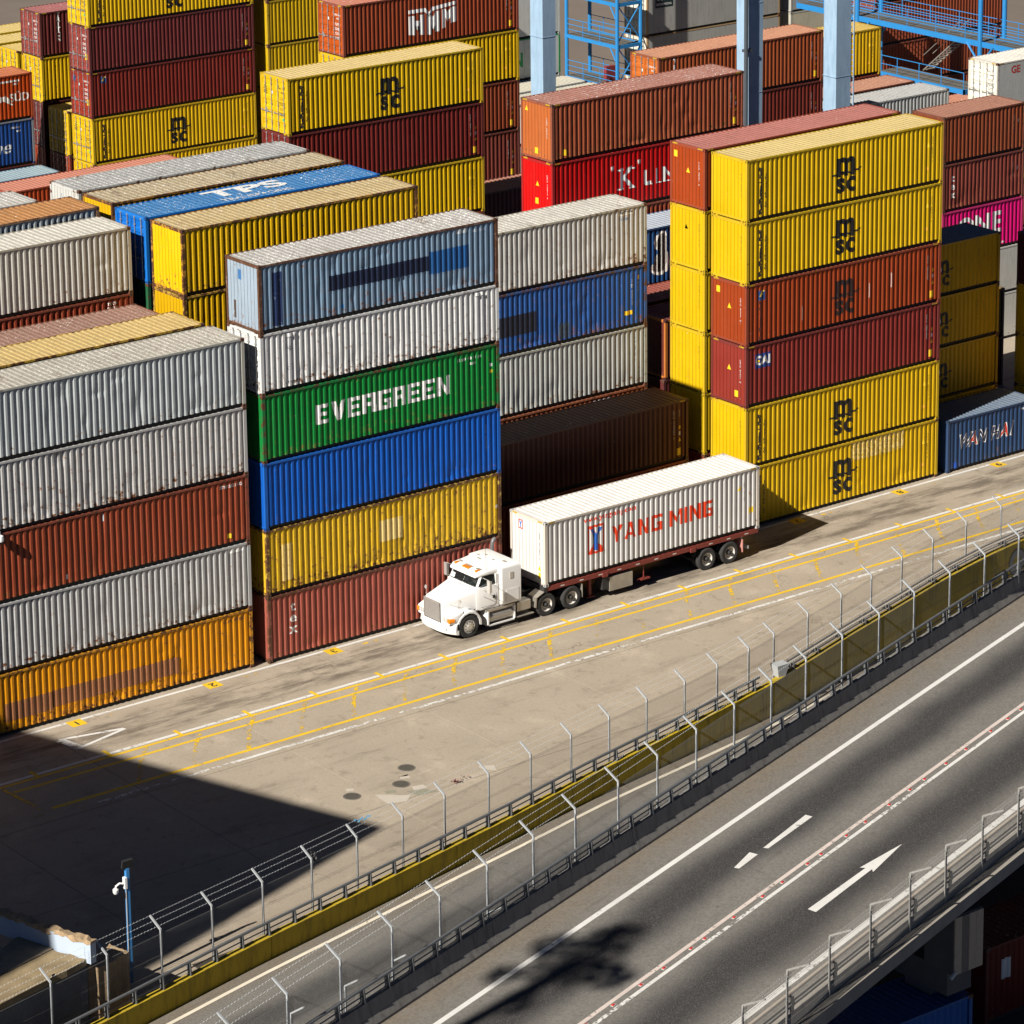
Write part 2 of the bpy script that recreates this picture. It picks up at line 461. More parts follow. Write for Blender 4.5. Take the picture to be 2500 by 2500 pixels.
M_HOLE = m_plain('casting_hole', (.01, .008, .007), .8)
M_BAR = m_plain('galvanised_bar', (.45, .46, .46), .4, .6)
M_FLOOR = m_plain('underside_steel', (.03, .025, .02), .8)
def C(name, label, x, y, z, L, H, col, roof=None, rust=.15, dirt=.3, speck=.2, stain=.35, frame=None, frust=.45, end='end', var=0, group=None, reefer=False, endcol=None):
    """one shipping container; (x, y, z) is its front left bottom corner"""
    o = thing(name, label, 'container', (x, y, z), 0, group)
    P = m_paint(col, rust, dirt); RF = m_roof(roof or sc3(col, 1.1), speck, stain); F = m_frame(frame or sc3(col, .9), frust)
    CS = m_frame((.16, .07, .04) if frust > .3 else sc3(col, .8), max(frust, .35))
    PE = m_paint(endcol, rust, dirt) if endcol else P
    inst('frame', cmesh('frame', L, H), F, o)
    inst('corner_castings', cmesh('casting', L, H), [CS, M_HOLE], o)['kind'] = 'stuff'
    if reefer: inst('side_panel', cmesh('flatside', L, H), P, o)
    else:
        inst('side_panel', cmesh('side', L, H, var), P, o)
        inst('side_panel', cmesh('sideb', L, H), P, o)
    inst('roof_panel', cmesh('roof', L, H), RF, o)
    inst('floor_frame', cmesh('floor', L, H), M_FLOOR, o)
    for side in (0, 1):
        kind = end if side == 0 else ('door' if end == 'end' else 'end')
        rot = None if side == 0 else (0, 0, math.pi); off = (0, 0, 0) if side == 0 else (L, CW, 0)
        if kind == 'end': inst('end_panel', cmesh('end', L, H), PE, o, off, rot)
        else:
            sgn = 1 if side == 0 else -1
            for k in (0, 1):
                d = inst('door', cmesh('door', L, H), PE, o, (off[0], off[1]+sgn*(0 if k == 0 else CW/2-.125+.008), 0), rot)
                if side == 0:
                    for yy in (.36, .88): inst('locking_bar', cmesh('bar', L, H), M_BAR, d, (0, yy, 0))
    o['_L'] = L; o['_H'] = H
    return o

def rect_(x0, x1, z0, z1): return [(x0, z0), (x1, z0), (x1, z1), (x0, z1)]
# ---- lettering that follows the corrugation
def text_bm(body, size=1.0, off=0.0, xs=1.0, shear=0.0, align='CENTER', line=1.0, sp=1.0):
    cu = bpy.data.curves.new('t', 'FONT'); cu.body = body; cu.size = size; cu.offset = off; cu.shear = shear
    cu.align_x = align; cu.align_y = 'CENTER'; cu.space_line = line; cu.space_character = sp; cu.resolution_u = 3
    ob = bpy.data.objects.new('t', cu)
    b = bmesh.new(); b.from_mesh(ob.to_mesh()); ob.to_mesh_clear()
    bpy.data.objects.remove(ob); bpy.data.curves.remove(cu)
    bmesh.ops.remove_doubles(b, verts=b.verts, dist=1e-4)
    for v in b.verts: v.co = Vector((v.co.x*xs, 0, v.co.y))
    return b
def poly_bm(polys):
    b = bmesh.new()
    for pl in polys:
        vs = [b.verts.new((p[0], 0, p[1])) for p in pl]; b.faces.new(vs)
    bmesh.ops.triangulate(b, faces=b.faces[:]); return b
def stroke(pts, w, w1=None):
    """polygon of a thick open polyline"""
    n = len(pts); l, r = [], []
    for i, p in enumerate(pts):
        a = pts[max(i-1, 0)]; c = pts[min(i+1, n-1)]
        dx, dy = c[0]-a[0], c[1]-a[1]; q = math.hypot(dx, dy) or 1
        k = w[i]/2 if isinstance(w, (list, tuple)) else (w if w1 is None else w+(w1-w)*i/(n-1))/2
        l.append((p[0]-dy/q*k, p[1]+dx/q*k)); r.append((p[0]+dy/q*k, p[1]-dx/q*k))
    return l+r[::-1]
def decal(ct, b, cx, cz, col, name='lettering', wear=.3, face='front', lift=.004, mirror=False):
    """paint bmesh shape b (in XZ, centred) on container ct at local (cx, cz)"""
    L, H = ct['_L'], ct['_H']
    for v in b.verts: v.co.x += cx; v.co.z += cz
    if face == 'front':
        x0 = min(v.co.x for v in b.verts); x1 = max(v.co.x for v in b.verts)
        for x in side_breaks(L):
            if x0 < x < x1:
                bmesh.ops.bisect_plane(b, geom=b.verts[:]+b.edges[:]+b.faces[:], dist=1e-5, plane_co=(x, 0, 0), plane_no=(1, 0, 0))
        for v in b.verts: v.co.y = side_off(v.co.x, L)-lift
    elif face == 'flat':
        for v in b.verts: v.co.y = .012-lift
    elif face == 'end':                       # on the -X end: local x is measured from the far edge
        for v in b.verts: v.co = Vector((.022-lift, CW-v.co.x, v.co.z))
    elif face == 'roof':
        for v in b.verts: v.co = Vector((v.co.x, v.co.z, H-.008+lift))
    me = bpy.data.meshes.new(name); b.to_mesh(me); b.free(); me.materials.append(None)
    me.validate()
    # faces must look outward
    return inst(name, me, m_decal(col, wear), ct)
def rect(x0, x1, z0, z1): return [(x0, z0), (x1, z0), (x1, z1), (x0, z1)]
BLACK = (.012, .011, .012); WHITE = (.80, .79, .76); DYEL = (.85, .55, .02)
def vertical(ct, word, cx, cz, size, col, sp=.9, xs=1.0, off=.0, wear=.2, face='front'):
    decal(ct, text_bm('\n'.join(word), size, off, xs, line=sp), cx, cz, col, 'vertical_lettering', wear, face)
GLY = {'E': [rect_(0, .28, 0, 1), rect_(.28, .82, 0, .2), rect_(.28, .74, .4, .6), rect_(.28, .82, .8, 1)],
 'V': [[(0, 1), (.3, 1), (.48, .34), (.66, 1), (.94, 1), (.62, 0), (.34, 0)]],
 'R': [rect_(0, .28, 0, 1), rect_(.28, .86, .8, 1), rect_(.6, .86, .56, .8), rect_(.28, .86, .36, .56), rect_(.6, .88, 0, .36)],
 'G': [rect_(0, .27, 0, 1), rect_(.27, .86, .8, 1), rect_(.27, .86, 0, .2), rect_(.62, .86, .2, .54), rect_(.44, .62, .36, .54)],
 'N': [rect_(0, .25, 0, 1), rect_(.62, .87, 0, 1), [(.25, 1), (.25, .62), (.62, 0), (.62, .38)]],
 'Y': [[(0, 1), (.26, 1), (.43, .64), (.60, 1), (.86, 1), (.55, .42), (.55, 0), (.31, 0), (.31, .42)]],
 'A': [[(0, 0), (.23, 0), (.43, .72), (.43, 1), (.30, 1)], [(.86, 0), (.63, 0), (.43, .72), (.43, 1), (.56, 1)], [(.28, .18), (.58, .18), (.53, .36), (.33, .36)]],
 'M': [rect_(0, .21, 0, 1), rect_(.81, 1.02, 0, 1), [(.21, 1), (.21, .66), (.51, .16), (.51, .5)], [(.81, 1), (.81, .66), (.51, .16), (.51, .5)]],
 'I': [rect_(0, .24, 0, 1)], ' ': []}
GWD = {'M': 1.02, 'I': .24, ' ': .30, 'V': .94}
def block_bm(word, h, sp=.14, xs=1.0):
    """heavy block capitals, centred"""
    x = 0; P = []
    for ch in word:
        for pl in GLY[ch]: P.append([((x+a)*h*xs, (c-.5)*h) for a, c in pl])
        x += GWD.get(ch, .87)+sp
    w = (x-sp)*h*xs; return poly_bm([[(a-w/2, c) for a, c in pl] for pl in P])
def msc(ct, cx, cz, k=1.0, col=BLACK, wear=.12):
    decal(ct, text_bm('m', 1.74*k, .052*k, .92), cx, cz+.38*k, col, 'logo_lettering', wear)
    decal(ct, text_bm('s', 1.36*k, .050*k, 1.0), cx-.34*k, cz-.50*k, col, 'logo_lettering', wear)
    decal(ct, text_bm('c', 1.36*k, .050*k, 1.0), cx+.34*k, cz-.50*k, col, 'logo_lettering', wear)
    w = [(-.88, -.03), (-.62, .0), (-.45, .06), (-.2, -.02), (.05, .06), (.3, -.02), (.52, .05), (.8, .10), (.95, .17)]
    decal(ct, poly_bm([stroke([(a*k, c*k) for a, c in w], .09*k)]), cx, cz-.06*k, col, 'logo_wave', wear, lift=.006)
def msc_side(ct, cx=None, k=1.0):
    L, H = ct['_L'], ct['_H']; cx = cx or 6.06
    msc(ct, cx, H*.5, k)
    vertical(ct, 'MEDITERRANEAN', .88, H*.47, .215, BLACK, .78, 1.25, .016)
    vertical(ct, 'SHIPPING CO', 1.16, H*.47, .17, BLACK, .85, 1.1, .006)
    stickers(ct)
def triangle(ct, cx, cz, s=.24, face='front', col=DYEL):
    decal(ct, poly_bm([[(-s/2, -s*.45), (s/2, -s*.45), (0, s*.5)]]), cx, cz, col, 'warning_triangle', .1, face)
def plate(ct, cx, cz, w, h, col, face='front', name='sticker', lift=.004, wear=.15):
    decal(ct, poly_bm([rect(-w/2, w/2, -h/2, h/2)]), cx, cz, col, name, wear, face, lift)
def stickers(ct, num='MSCU 482913 5', col=BLACK, tri=True):
    L, H = ct['_L'], ct['_H']
    if tri: triangle(ct, L-.92, H*.66)
    vertical(ct, num, L-.66, H*.58, .095, col, 1.0, 1.0)
    plate(ct, L-1.0, H*.27, .26, .16, (.80, .42, .03))
def codes(ct, num, col=WHITE, size=.14, dx=1.25, top=.42, two=True):
    L, H = ct['_L'], ct['_H']
    decal(ct, text_bm(num, size*1.3, .004, 1.0), L-dx, H-top, col, 'code_lettering', .2)
    if two: decal(ct, text_bm('45G1', size*1.2, .004, 1.0), L-dx+.2, H-top-.24, col, 'code_lettering', .2)
def vcodes(ct, num, col=WHITE):
    L, H = ct['_L'], ct['_H']
    vertical(ct, num, L-.86, H*.62, .12, col, .82, 1.1)
    vertical(ct, '45G1', L-.50, H*.78, .11, col, .85)
    plate(ct, L-.50, H*.56, .12, .16, DYEL); plate(ct, L-.50, H*.46, .12, .18, WHITE); triangle(ct, L-.50, H*.36, .2)
    plate(ct, L-.55, H*.16, .24, .34, DYEL)
def hazard(ct, ends=True):
    """black-yellow stripes on the top rail next to the castings"""
    L, H = ct['_L'], ct['_H']
    b = MB()
    for s0 in (.20, L-.52):
        b.quad((s0, -.003, H-.075), (s0+.32, -.003, H-.075), (s0+.32, -.003, H-.012), (s0, -.003, H-.012), 0)
        for k in range(4):
            x = s0+.02+k*.08; b.quad((x, -.005, H-.072), (x+.035, -.005, H-.072), (x+.055, -.005, H-.015), (x+.02, -.005, H-.015), 1)
    for s0 in (.18, CW-.50):
        b.quad((.003, s0, H-.075), (.003, s0+.32, H-.075), (.003, s0+.32, H-.012), (.003, s0, H-.012), 0)
        for k in range(4):
            x = s0+.02+k*.08; b.quad((.001, x, H-.072), (.001, x+.035, H-.072), (.001, x+.055, H-.015), (.001, x+.02, H-.015), 1)
    obj('hazard_stripes', b, [m_decal(DYEL, .1), m_decal(BLACK, .1)], ct)['kind'] = 'stuff'
def door_marks(ct, word='TCNU 482', col=WHITE, logo=None):
    H = ct['_H']
    decal(ct, text_bm(word, .14, .003), 1.82, H*.80, col, 'door_lettering', .2, 'end')
    decal(ct, text_bm('45G1', .12, .003), 1.92, H*.73, col, 'door_lettering', .2, 'end')
    for i in range(4): decal(ct, text_bm('MAX 30480\nTARE 3880' if i % 2 else 'NET 26600\nCUBE 76.4', .085, .002), 1.84, H*(.62-.09*i), col, 'door_lettering', .2, 'end')
    plate(ct, .45, H*.36, .18, .26, (.3, .3, .28), 'end'); plate(ct, 1.0, H*.70, .14, .16, WHITE, 'end')
    if logo: decal(ct, text_bm(logo, .34, .015, 1.0, line=.7), .42, H*.74, col, 'door_lettering', .1, 'end')
def end_marks(ct, num, col=WHITE, tri=True, stick=None):
    """marks on a blind end: vertical code by the right edge, triangle, sticker"""
    H = ct['_H']
    vertical(ct, num, CW-.42, H*.58, .115, col, .80, 1.1, 0, .1, 'end')
    if tri: triangle(ct, 1.25, H*.60, .26, 'end')
    if stick: plate(ct, stick[0], stick[1]*H, .24, .30, DYEL, 'end', 'sticker')
# ------------------------------------------------------------------ the stacks
YEL = (.66, .43, .010); YROOF = (.62, .46, .19); OLDY = (.60, .37, .05); BRN = (.20, .055, .032); MAR = (.115, .028, .026)
RED = (.26, .048, .025); SAL = (.52, .20, .13); GRY = (.50, .50, .47); CREAM = (.62, .60, .54)
def yr(r): return .12+2.885*r
NM = 'shipping_container'
HID = 'weathered container hidden low in a stack behind the front row'
HG = 'containers hidden inside the stacks'
def hidden(x, y, ztop, L=L40, cols=(BRN, YEL, RED, GRY)):
    """plain tiers carrying what the photograph shows on top"""
    z = 0.0; k = 0
    while z < ztop-.3:
        h = HC if ztop-z > HC-.05 else ztop-z
        h = HC if abs(h-HC) < .06 else (ST if abs(h-ST) < .06 else h)
        if h < 2.3: break
        C(NM, HID, x, y, z, L, h, cols[k % len(cols)], group=HG); z += h; k += 1
def tiers(x, y, L, specs, z=0.0):
    out = []
    for s in specs:
        h = s.pop('H', HC); lab = s.pop('label'); col = s.pop('col')
        out.append(C(NM, lab, x, y, z, L, h, col, **s)); z += h
    return out

# L: leftmost front stack ------------------------------------------------
G1 = 'front row stack at the left edge'
l = tiers(-12.876, .134, L40, [
    dict(H=ST, label='amber yellow container with brown painted-out patch, bottom of the leftmost front stack', col=(.66, .29, .010), rust=.35, dirt=.45, frust=.75, var=4, group=G1),
    dict(label='pale grey container directly on the amber one, second tier of leftmost front stack', col=(.50, .50, .49), rust=.35, var=1, frust=.35, group=G1),
    dict(label='red-brown container between two pale grey ones in leftmost front stack', col=(.27, .065, .035), rust=.25, dirt=.4, frust=.6, var=2, group=G1),
    dict(label='dented pale grey container above the red-brown one in leftmost front stack', col=(.53, .52, .50), rust=.42, var=3, frust=.35, group=G1),
    dict(label='pale greenish grey container with stained roof on top of leftmost front stack', col=(.47, .50, .50), roof=(.45, .42, .36), speck=.45, stain=.85, rust=.2, var=5, frust=.4, frame=(.42, .41, .36), group=G1)])
decal(l[0], poly_bm([rect(-3.0, 3.0, -.35, .35)]), 5.6, 1.0, (.30, .12, .05), 'painted_out_patch', .15)
decal(l[0], poly_bm([rect(-1.1, 1.1, -.38, .38)]), 1.6, .95, (.30, .12, .05), 'painted_out_patch', .15)
codes(l[0], 'CLHU 450262', (.25, .1, .04), two=False, dx=.9, top=.32)
codes(l[2], 'SSTU 50211-G', two=False, dx=.85, top=.33); plate(l[2], 11.2, .45, .2, .2, DYEL); plate(l[2], 3.55, .45, .1, .2, WHITE); plate(l[2], 5.3, HC-.35, .04, .32, (.5, .55, .6))
plate(l[1], 11.5, HC-.20, .75, .22, WHITE); 
vertical(l[4], 'OOLU', 11.1, HC-.5, .12, BLACK, .8); vertical(l[4], 'TRLU 482915', 11.2, HC*.5, .09, BLACK, .9)
h = C(NM, 'yellow container with stained yellow roof just behind the leftmost front stack', -12.95, 2.95, 14.18-HC, L40, HC, OLDY, roof=(.58, .42, .17), stain=.5, speck=.12, rust=.35, frust=.8)
hidden(-12.95, 2.95, 14.18-HC)
h = C(NM, 'container with dusty brown roof behind the yellow roof at the left', -12.95, 5.95, 13.87-HC, L40, HC, BRN, roof=(.30, .17, .13), speck=.3, stain=.5, rust=.4, frust=.8)
hidden(-12.95, 5.95, 13.87-HC)
w = tiers(-12.75, 8.8, L40, [
    dict(label='red-brown container under the large off-white one at the left edge', col=(.26, .06, .035), rust=.3, frust=.6, var=1),
    dict(label='large dirty off-white container with chalky roof at the left edge', col=(.52, .50, .45), roof=(.60, .57, .50), stain=.6, speck=.3, rust=.3, var=2, frust=.4, frame=(.42, .38, .30))], 17.1-2*HC)
codes(w[0], 'TEX9', two=False, dx=1.05, top=.30); codes(w[0], '950193', two=True, dx=.98, top=.50)
vertical(w[1], 'CRSU 948213', 11.2, 1.9, .12, (.3, .28, .25), .8)
hidden(-12.75, 8.8, 17.1-2*HC)
o = C(NM, 'blue-grey container with rusty orange roof at the left edge', -12.5, 11.7, 17.376-HC, L40, HC, (.34, .38, .40), roof=(.46, .22, .08), stain=.55, speck=.1, rust=.4, frust=.8, frame=(.25, .14, .08))
codes(o, 'NYKU 697115', BLACK, .26, 1.7, .5, False); hidden(-12.5, 11.7, 17.376-HC)
C(NM, 'grey container with pale speckled roof behind the orange roof at left edge', -13.6, 14.9, 17.2-HC, L40, HC, GRY, roof=(.48, .46, .42), speck=.5, stain=.6); hidden(-13.6, 14.9, 17.2-HC)

# E: second front stack --------------------------------------------------
G2 = 'front row stack beside the truck cab'
e = tiers(0, 0, L40, [
    dict(label='brick red container with white vertical lettering, bottom of the stack beside the truck', col=(.34, .10, .075), rust=.25, dirt=.45, frust=.95, var=2, group=G2),
    dict(label='worn yellow container under the blue one in the stack beside the truck', col=(.66, .43, .07), rust=.45, dirt=.45, frust=.95, var=4, group=G2),
    dict(label='bright blue container in the stack beside the truck', col=(.004, .095, .42), rust=.05, dirt=.2, frust=.05, frame=(.004, .11, .48), var=1, group=G2),
    dict(label='bright green container with large white company name', col=(.004, .20, .045), rust=.22, dirt=.4, frust=.75, group=G2),
    dict(H=ST, label='white container with rust holes between the green and the pale blue one', col=(.72, .72, .70), rust=.42, dirt=.25, frust=.5, var=3, end='door', group=G2),
    dict(label='faded light blue container with dark blue band atop the stack beside the truck', col=(.19, .27, .36), roof=(.46, .44, .41), endcol=(.33, .40, .47), stain=.9, speck=.6, rust=.32, dirt=.5, frust=.95, frame=(.2, .12, .09), var=5, group=G2)])
decal(e[3], block_bm('EVERGREEN', .84, .12, .925), 6.1, 1.56, WHITE, 'company_name', .22)
codes(e[3], 'E I S U  9 3 7 1 5 4', WHITE, .13, 1.6, .40); plate(e[3], 11.75, 2.0, .12, .14, WHITE); plate(e[3], 11.75, 1.72, .12, .14, DYEL)
decal(e[0], text_bm('t\ne\nx', .62, .012, 1.15, line=.78), 1.25, 1.75, WHITE, 'vertical_lettering', .2)
vertical(e[1], 'MRKU 285', 11.3, 2.1, .11, BLACK, .8); plate(e[1], 6.35, 1.6, 1.25, .95, (.74, .55, .2), name='paint_patch', wear=.2); plate(e[1], 1.05, 1.35, .55, 1.6, (.70, .50, .16), name='paint_patch', wear=.25)
decal(e[1], poly_bm([[(.09*math.cos(a*.628), .09*math.sin(a*.628)) for a in range(10)]]), 11.95, 1.4, WHITE, 'round_sticker', .1)
vertical(e[2], 'TPSU 2024003', 11.45, 1.7, .10, (.5, .6, .7), 1.0)
decal(e[5], poly_bm([rect(-2.55, 2.55, -.32, .32)]), 6.0, 1.55, (.006, .012, .04), 'painted_out_band', .12)
decal(e[5], poly_bm([rect(-1.05, 1.05, -.55, .42)]), 9.62, 1.60, (.012, .09, .27), 'painted_out_band', .15)
decal(e[5], poly_bm([rect(-.22, .22, -1.2, 1.05)]), .90, 1.45, (.010, .025, .09), 'painted_out_band', .2)
plate(e[5], 4.1, .48, .18, .14, (.02, .18, .5)); plate(e[5], 10.3, HC-.24, .62, .2, (.45, .5, .52), name='repair_plate', wear=0)
codes(e[5], 'SUDU 318', (.5, .55, .6), .12, 1.05, .35, False)
plate(e[5], 1.02, 2.28, .24, .42, (.05, .16, .36), 'end', 'painted_out_patch'); plate(e[5], .62, .75, .16, .75, (.08, .05, .04), 'end', 'rust_gash', .004, .35)
for cx in (1.45, 11.1): plate(e[4], cx, 1.4, .5, 2.0, (.60, .60, .60), name='smooth_panel', wear=0, lift=.02); plate(e[4], cx, ST-.22, .42, .15, WHITE, name='vent_cover', wear=0, lift=.06)
for z in (1.85, 1.0): plate(e[4], 1.45, z, .3, .26, (.04, .04, .04), name='torn_sticker', wear=.9, lift=.026)

# bay behind E -----------------------------------------------------------
GB = 'stacks behind the front row'
t = tiers(.15, 5.93, L40, [
    dict(label='yellow container directly below the rusty-cornered yellow one beside the blue roof', col=OLDY, rust=.3, frust=.85, var=1),
    dict(label='old yellow container with worn tan roof and rusty posts before the blue roof', col=(.62, .39, .035), endcol=(.78, .50, .02), roof=(.50, .38, .19), stain=.6, speck=.35, rust=.35, frust=.9, frame=(.5, .25, .03))], 17.376-2*HC)
hidden(.15, 5.93, 17.376-2*HC)
t = tiers(.15, 8.75, L40, [
    dict(label='green container under the blue-roofed one', col=(.02, .12, .05), frust=.6),
    dict(label='blue container with white letters on its bright blue roof', col=(.006, .14, .50), roof=(.05, .19, .42), stain=.25, speck=.35, rust=.1, frust=.2, end='door', frame=(.006, .16, .55))], 17.376-2*HC)
decal(t[1], text_bm('TPS', 1.5, .05, 1.7), 6.1, 1.55, WHITE, 'roof_lettering', .35, 'roof')
decal(t[1], text_bm('TRANSPACIFIC', .5, .01, 1.1), 6.0, .42, WHITE, 'roof_lettering', .55, 'roof'); hidden(.15, 8.75, 17.376-2*HC)
C(NM, 'yellow container with grimy tan roof behind the blue roof', .35, 11.75, 17.4-HC, L40, HC, (.66, .40, .02), roof=(.44, .36, .23), stain=.95, speck=.4, rust=.35, frust=.9, frame=(.4, .18, .03)); hidden(.35, 11.75, 17.4-HC)
g7 = C(NM, 'pale container with grimy grey roof, furthest of the four long roofs', .4, 14.6, 17.4-HC, L40, HC, (.60, .60, .56), roof=(.38, .38, .37), stain=.9, speck=.5, rust=.25, frust=.6)
decal(g7, text_bm('hanjin', .45, .0, 1.0, .3), 1.35, 2.35, (.1, .18, .35), 'faded_lettering', .6, 'end'); hidden(.4, 14.6, 17.4-HC)

# bay 1 ------------------------------------------------------------------
b = tiers(13.15, 3.0, L40, [
    dict(label='brick red container under the dark brown one behind the trailer', col=RED, rust=.1),
    dict(label='dark brown container with warning stickers behind the trailer', col=(.115, .038, .022), roof=(.105, .045, .034), rust=.02, dirt=.1, stain=.1, speck=.12, frust=.15)])
vcodes(b[1], 'CAIU 7745586 3'); hazard(b[1])
plate(b[1], .55, 1.62, 1.3, .62, (.02, .05, .22), name='logo_plate'); decal(b[1], text_bm('CAI', .62, .03, 1.0), .55, 1.62, WHITE, 'logo_lettering', .1, lift=.008); plate(b[1], .50, 1.45, .25, .2, DYEL, lift=.007)
g = tiers(13.15, 5.95, L40, [
    dict(label='orange-brown container at the foot of the grey and blue stack, mostly hidden', col=(.36, .12, .06), rust=.4),
    dict(label='orange-brown container with white label under the lower grey one', col=(.36, .12, .06), rust=.4, frust=.6),
    dict(label='grey container half in shadow under the dull blue one', col=(.46, .47, .44), rust=.25, var=3, frust=.5, frame=(.40, .40, .34)),
    dict(label='dull blue container with dark patch between two grey ones', col=(.035, .10, .30), rust=.3, dirt=.5, var=4, frust=.8),
    dict(label='light grey container with streaked white roof on top of the dull blue one', col=(.53, .52, .49), roof=(.56, .53, .47), stain=.75, speck=.5, rust=.35, var=1, frust=.55, frame=(.44, .42, .34))])
plate(g[1], 9.5, HC-.3, 1.2, .22, (.55, .6, .65)); plate(g[3], 4.6, 1.35, 2.2, .95, (.010, .014, .03), name='painted_out_patch'); plate(g[3], 11.1, .75, .45, .2, DYEL); plate(g[3], 7.3, .6, .6, .7, (.05, .08, .12), name='paint_patch', wear=.4)
vertical(g[3], 'TTNU 8250132', 11.3, 1.7, .12, WHITE, .85); vertical(g[3], '45G1', 11.7, 1.9, .1, WHITE, 1.2); plate(g[3], 11.7, 2.35, .1, .2, DYEL)
plate(g[4], 11.0, HC-.25, .95, .24, (.72, .70, .64), name='label_plate', wear=.1); decal(g[4], text_bm('BENETTON', .14, .004), 11.0, HC-.25, BLACK, 'label_lettering', .1, lift=.008); decal(g[4], text_bm('TITU 8250', .14, .004), 10.9, HC-.55, (.2, .25, .35), 'code_lettering', .3); vertical(g[2], 'TRIU 245103 6', 11.5, 1.9, .12, BLACK, .8)

# M: tall front stack right of the trailer --------------------------------
G3 = 'six-high front stack at the right'
m = tiers(26.3, .11, L40, [
    dict(label='yellow container touching the ground behind the trailer, bottom of the tall right stack', col=YEL, rust=.12, dirt=.2, frust=.35, var=1, group=G3),
    dict(label='yellow container second from the ground in the tall right stack', col=YEL, rust=.05, dirt=.15, frust=.25, group=G3),
    dict(label='dark red container with blue and white square logo in the tall right stack', col=(.20, .032, .026), rust=.02, dirt=.15, frust=.12, endcol=(.24, .04, .03), group=G3),
    dict(label='orange-red container with black logo in the middle of the tall right stack', col=(.29, .055, .022), rust=.02, dirt=.2, frust=.15, roof=SAL, group=G3),
    dict(label='yellow container just below the topmost of the tall right stack', col=YEL, rust=.02, dirt=.12, frust=.25, group=G3),
    dict(label='topmost yellow container of the tall right stack with pale yellow roof', col=YEL, roof=(.60, .46, .19), stain=.2, speck=.05, rust=.02, dirt=.12, frust=.3, group=G3)])
for i in (0, 1, 4, 5): msc_side(m[i]); end_marks(m[i], 'MSMU 4829135', (.25, .17, .02), False)
msc(m[3], 6.06, HC*.5, col=(.03, .016, .014)); vertical(m[3], 'MEDITERRANEAN', .88, 1.1, .19, (.05, .015, .012), .75, 1.2, .006)
plate(m[3], .95, HC-.6, .36, .46, (.015, .05, .18), name='logo_plate'); decal(m[3], poly_bm([stroke([(-.1, -.1), (.0, .12), (.14, .14)], .08), stroke([(-.02, -.02), (.1, .02)], .06)]), .95, HC-.55, DYEL, 'logo_mark', 0, lift=.008)
plate(m[2], 1.05, HC-.78, 1.0, .68, (.015, .04, .20), name='logo_plate'); decal(m[2], text_bm('CAI', .56, .028, 1.0), 1.05, HC-.78, WHITE, 'logo_lettering', .05, lift=.008); plate(m[2], .78, HC-.78, .1, .1, DYEL, lift=.010)
for k in (2, 3): vcodes(m[k], 'FCIU 4821056'); end_marks(m[k], 'CAIU 83421 N', WHITE, True, (.48, .82) if k == 3 else (1.75, .2))
for q in m: hazard(q)
for (a, c2) in ((3.4, 1.0), (7.6, 1.35), (9.0, 1.6)): decal(m[3], poly_bm([stroke([(0, -.35), (.01, 0), (.0, .35)], .03)]), a, c2, (.6, .45, .4), 'scratch', .3)
plate(m[0], 8.3, 2.35, 3.4, .9, (.72, .52, .16), name='paint_patch', wear=.55)
G4 = 'stack behind the tall right stack'
n = tiers(26.3, 3.0, L40, [
    dict(label='brick red container at the foot of the stack behind the tall right one', col=RED),
    dict(label='shaded yellow container low in the narrow stack left of the tall right one', col=YEL, rust=.03, frust=.3),
    dict(label='yellow container third tier of the narrow stack left of the tall right one', col=YEL, rust=.03, frust=.3),
    dict(label='yellow container fourth tier of the narrow stack left of the tall right one', col=YEL, rust=.03, frust=.3),
    dict(label='yellow container under the orange-red one left of the tall right stack', col=YEL, rust=.02, frust=.3),
    dict(label='orange-red container with pink roof left of and behind the tall right stack', col=(.33, .060, .022), roof=(.42, .16, .13), stain=.25, speck=.02, rust=.05, frust=.2)])
for q in n[1:5]: end_marks(q, 'MSDU 7129364', (.25, .17, .02), False); hazard(q)
hazard(n[5]); end_marks(n[5], 'TLLU 48291 6', WHITE, True, (.38, .82))
decal(n[4], poly_bm([stroke([(-.05, .12), (-.12, -.12), (.1, -.1)], .02)]), 1.15, HC*.68, BLACK, 'triangle_outline', .1, 'end')
hidden(26.3, 5.9, 5.79, cols=((.6, .05, .2), MAR)); C(NM, 'maroon container with orange corner post in the dark gap left of the tall right stack', 26.4, 5.9, 5.79, L40, HC, MAR, frame=(.5, .16, .03), frust=.2)
C(NM, 'red-roofed container in the narrow gap below the navy blue one', 26.3, 8.8, 8.69-HC, L40, HC, RED, roof=(.30, .08, .055), speck=.1); hidden(26.3, 8.8, 8.69-HC)
s = C(NM, 'navy blue container with large white script letter in the gap behind the grey stack', 26.3, 11.7, 11.28-HC, L40, HC, (.025, .075, .20), roof=(.40, .45, .52), stain=.2, speck=.1, rust=.1); hidden(26.3, 11.7, 11.28-HC)
SS = [(1.0, .95), (.95, 1.15), (.7, 1.2), (.4, 1.0), (.22, .7), (.3, .45), (.7, .2), (1.05, -.1), (1.15, -.5), (1.0, -.95), (.6, -1.1), (.15, -1.0), (-.05, -.75), (.1, -.6)]
decal(s, poly_bm([stroke([(a*.9, c*.9) for a, c in SS], [.08, .10, .12, .14, .17, .2, .24, .24, .22, .2, .17, .14, .1, .06])]), 4.15, 1.55, (.75, .72, .66), 'script_lettering', .05)
decal(s, text_bm('ea', 1.6, .02, .9, .4), 6.6, 1.2, (.75, .72, .66), 'script_lettering', .05)
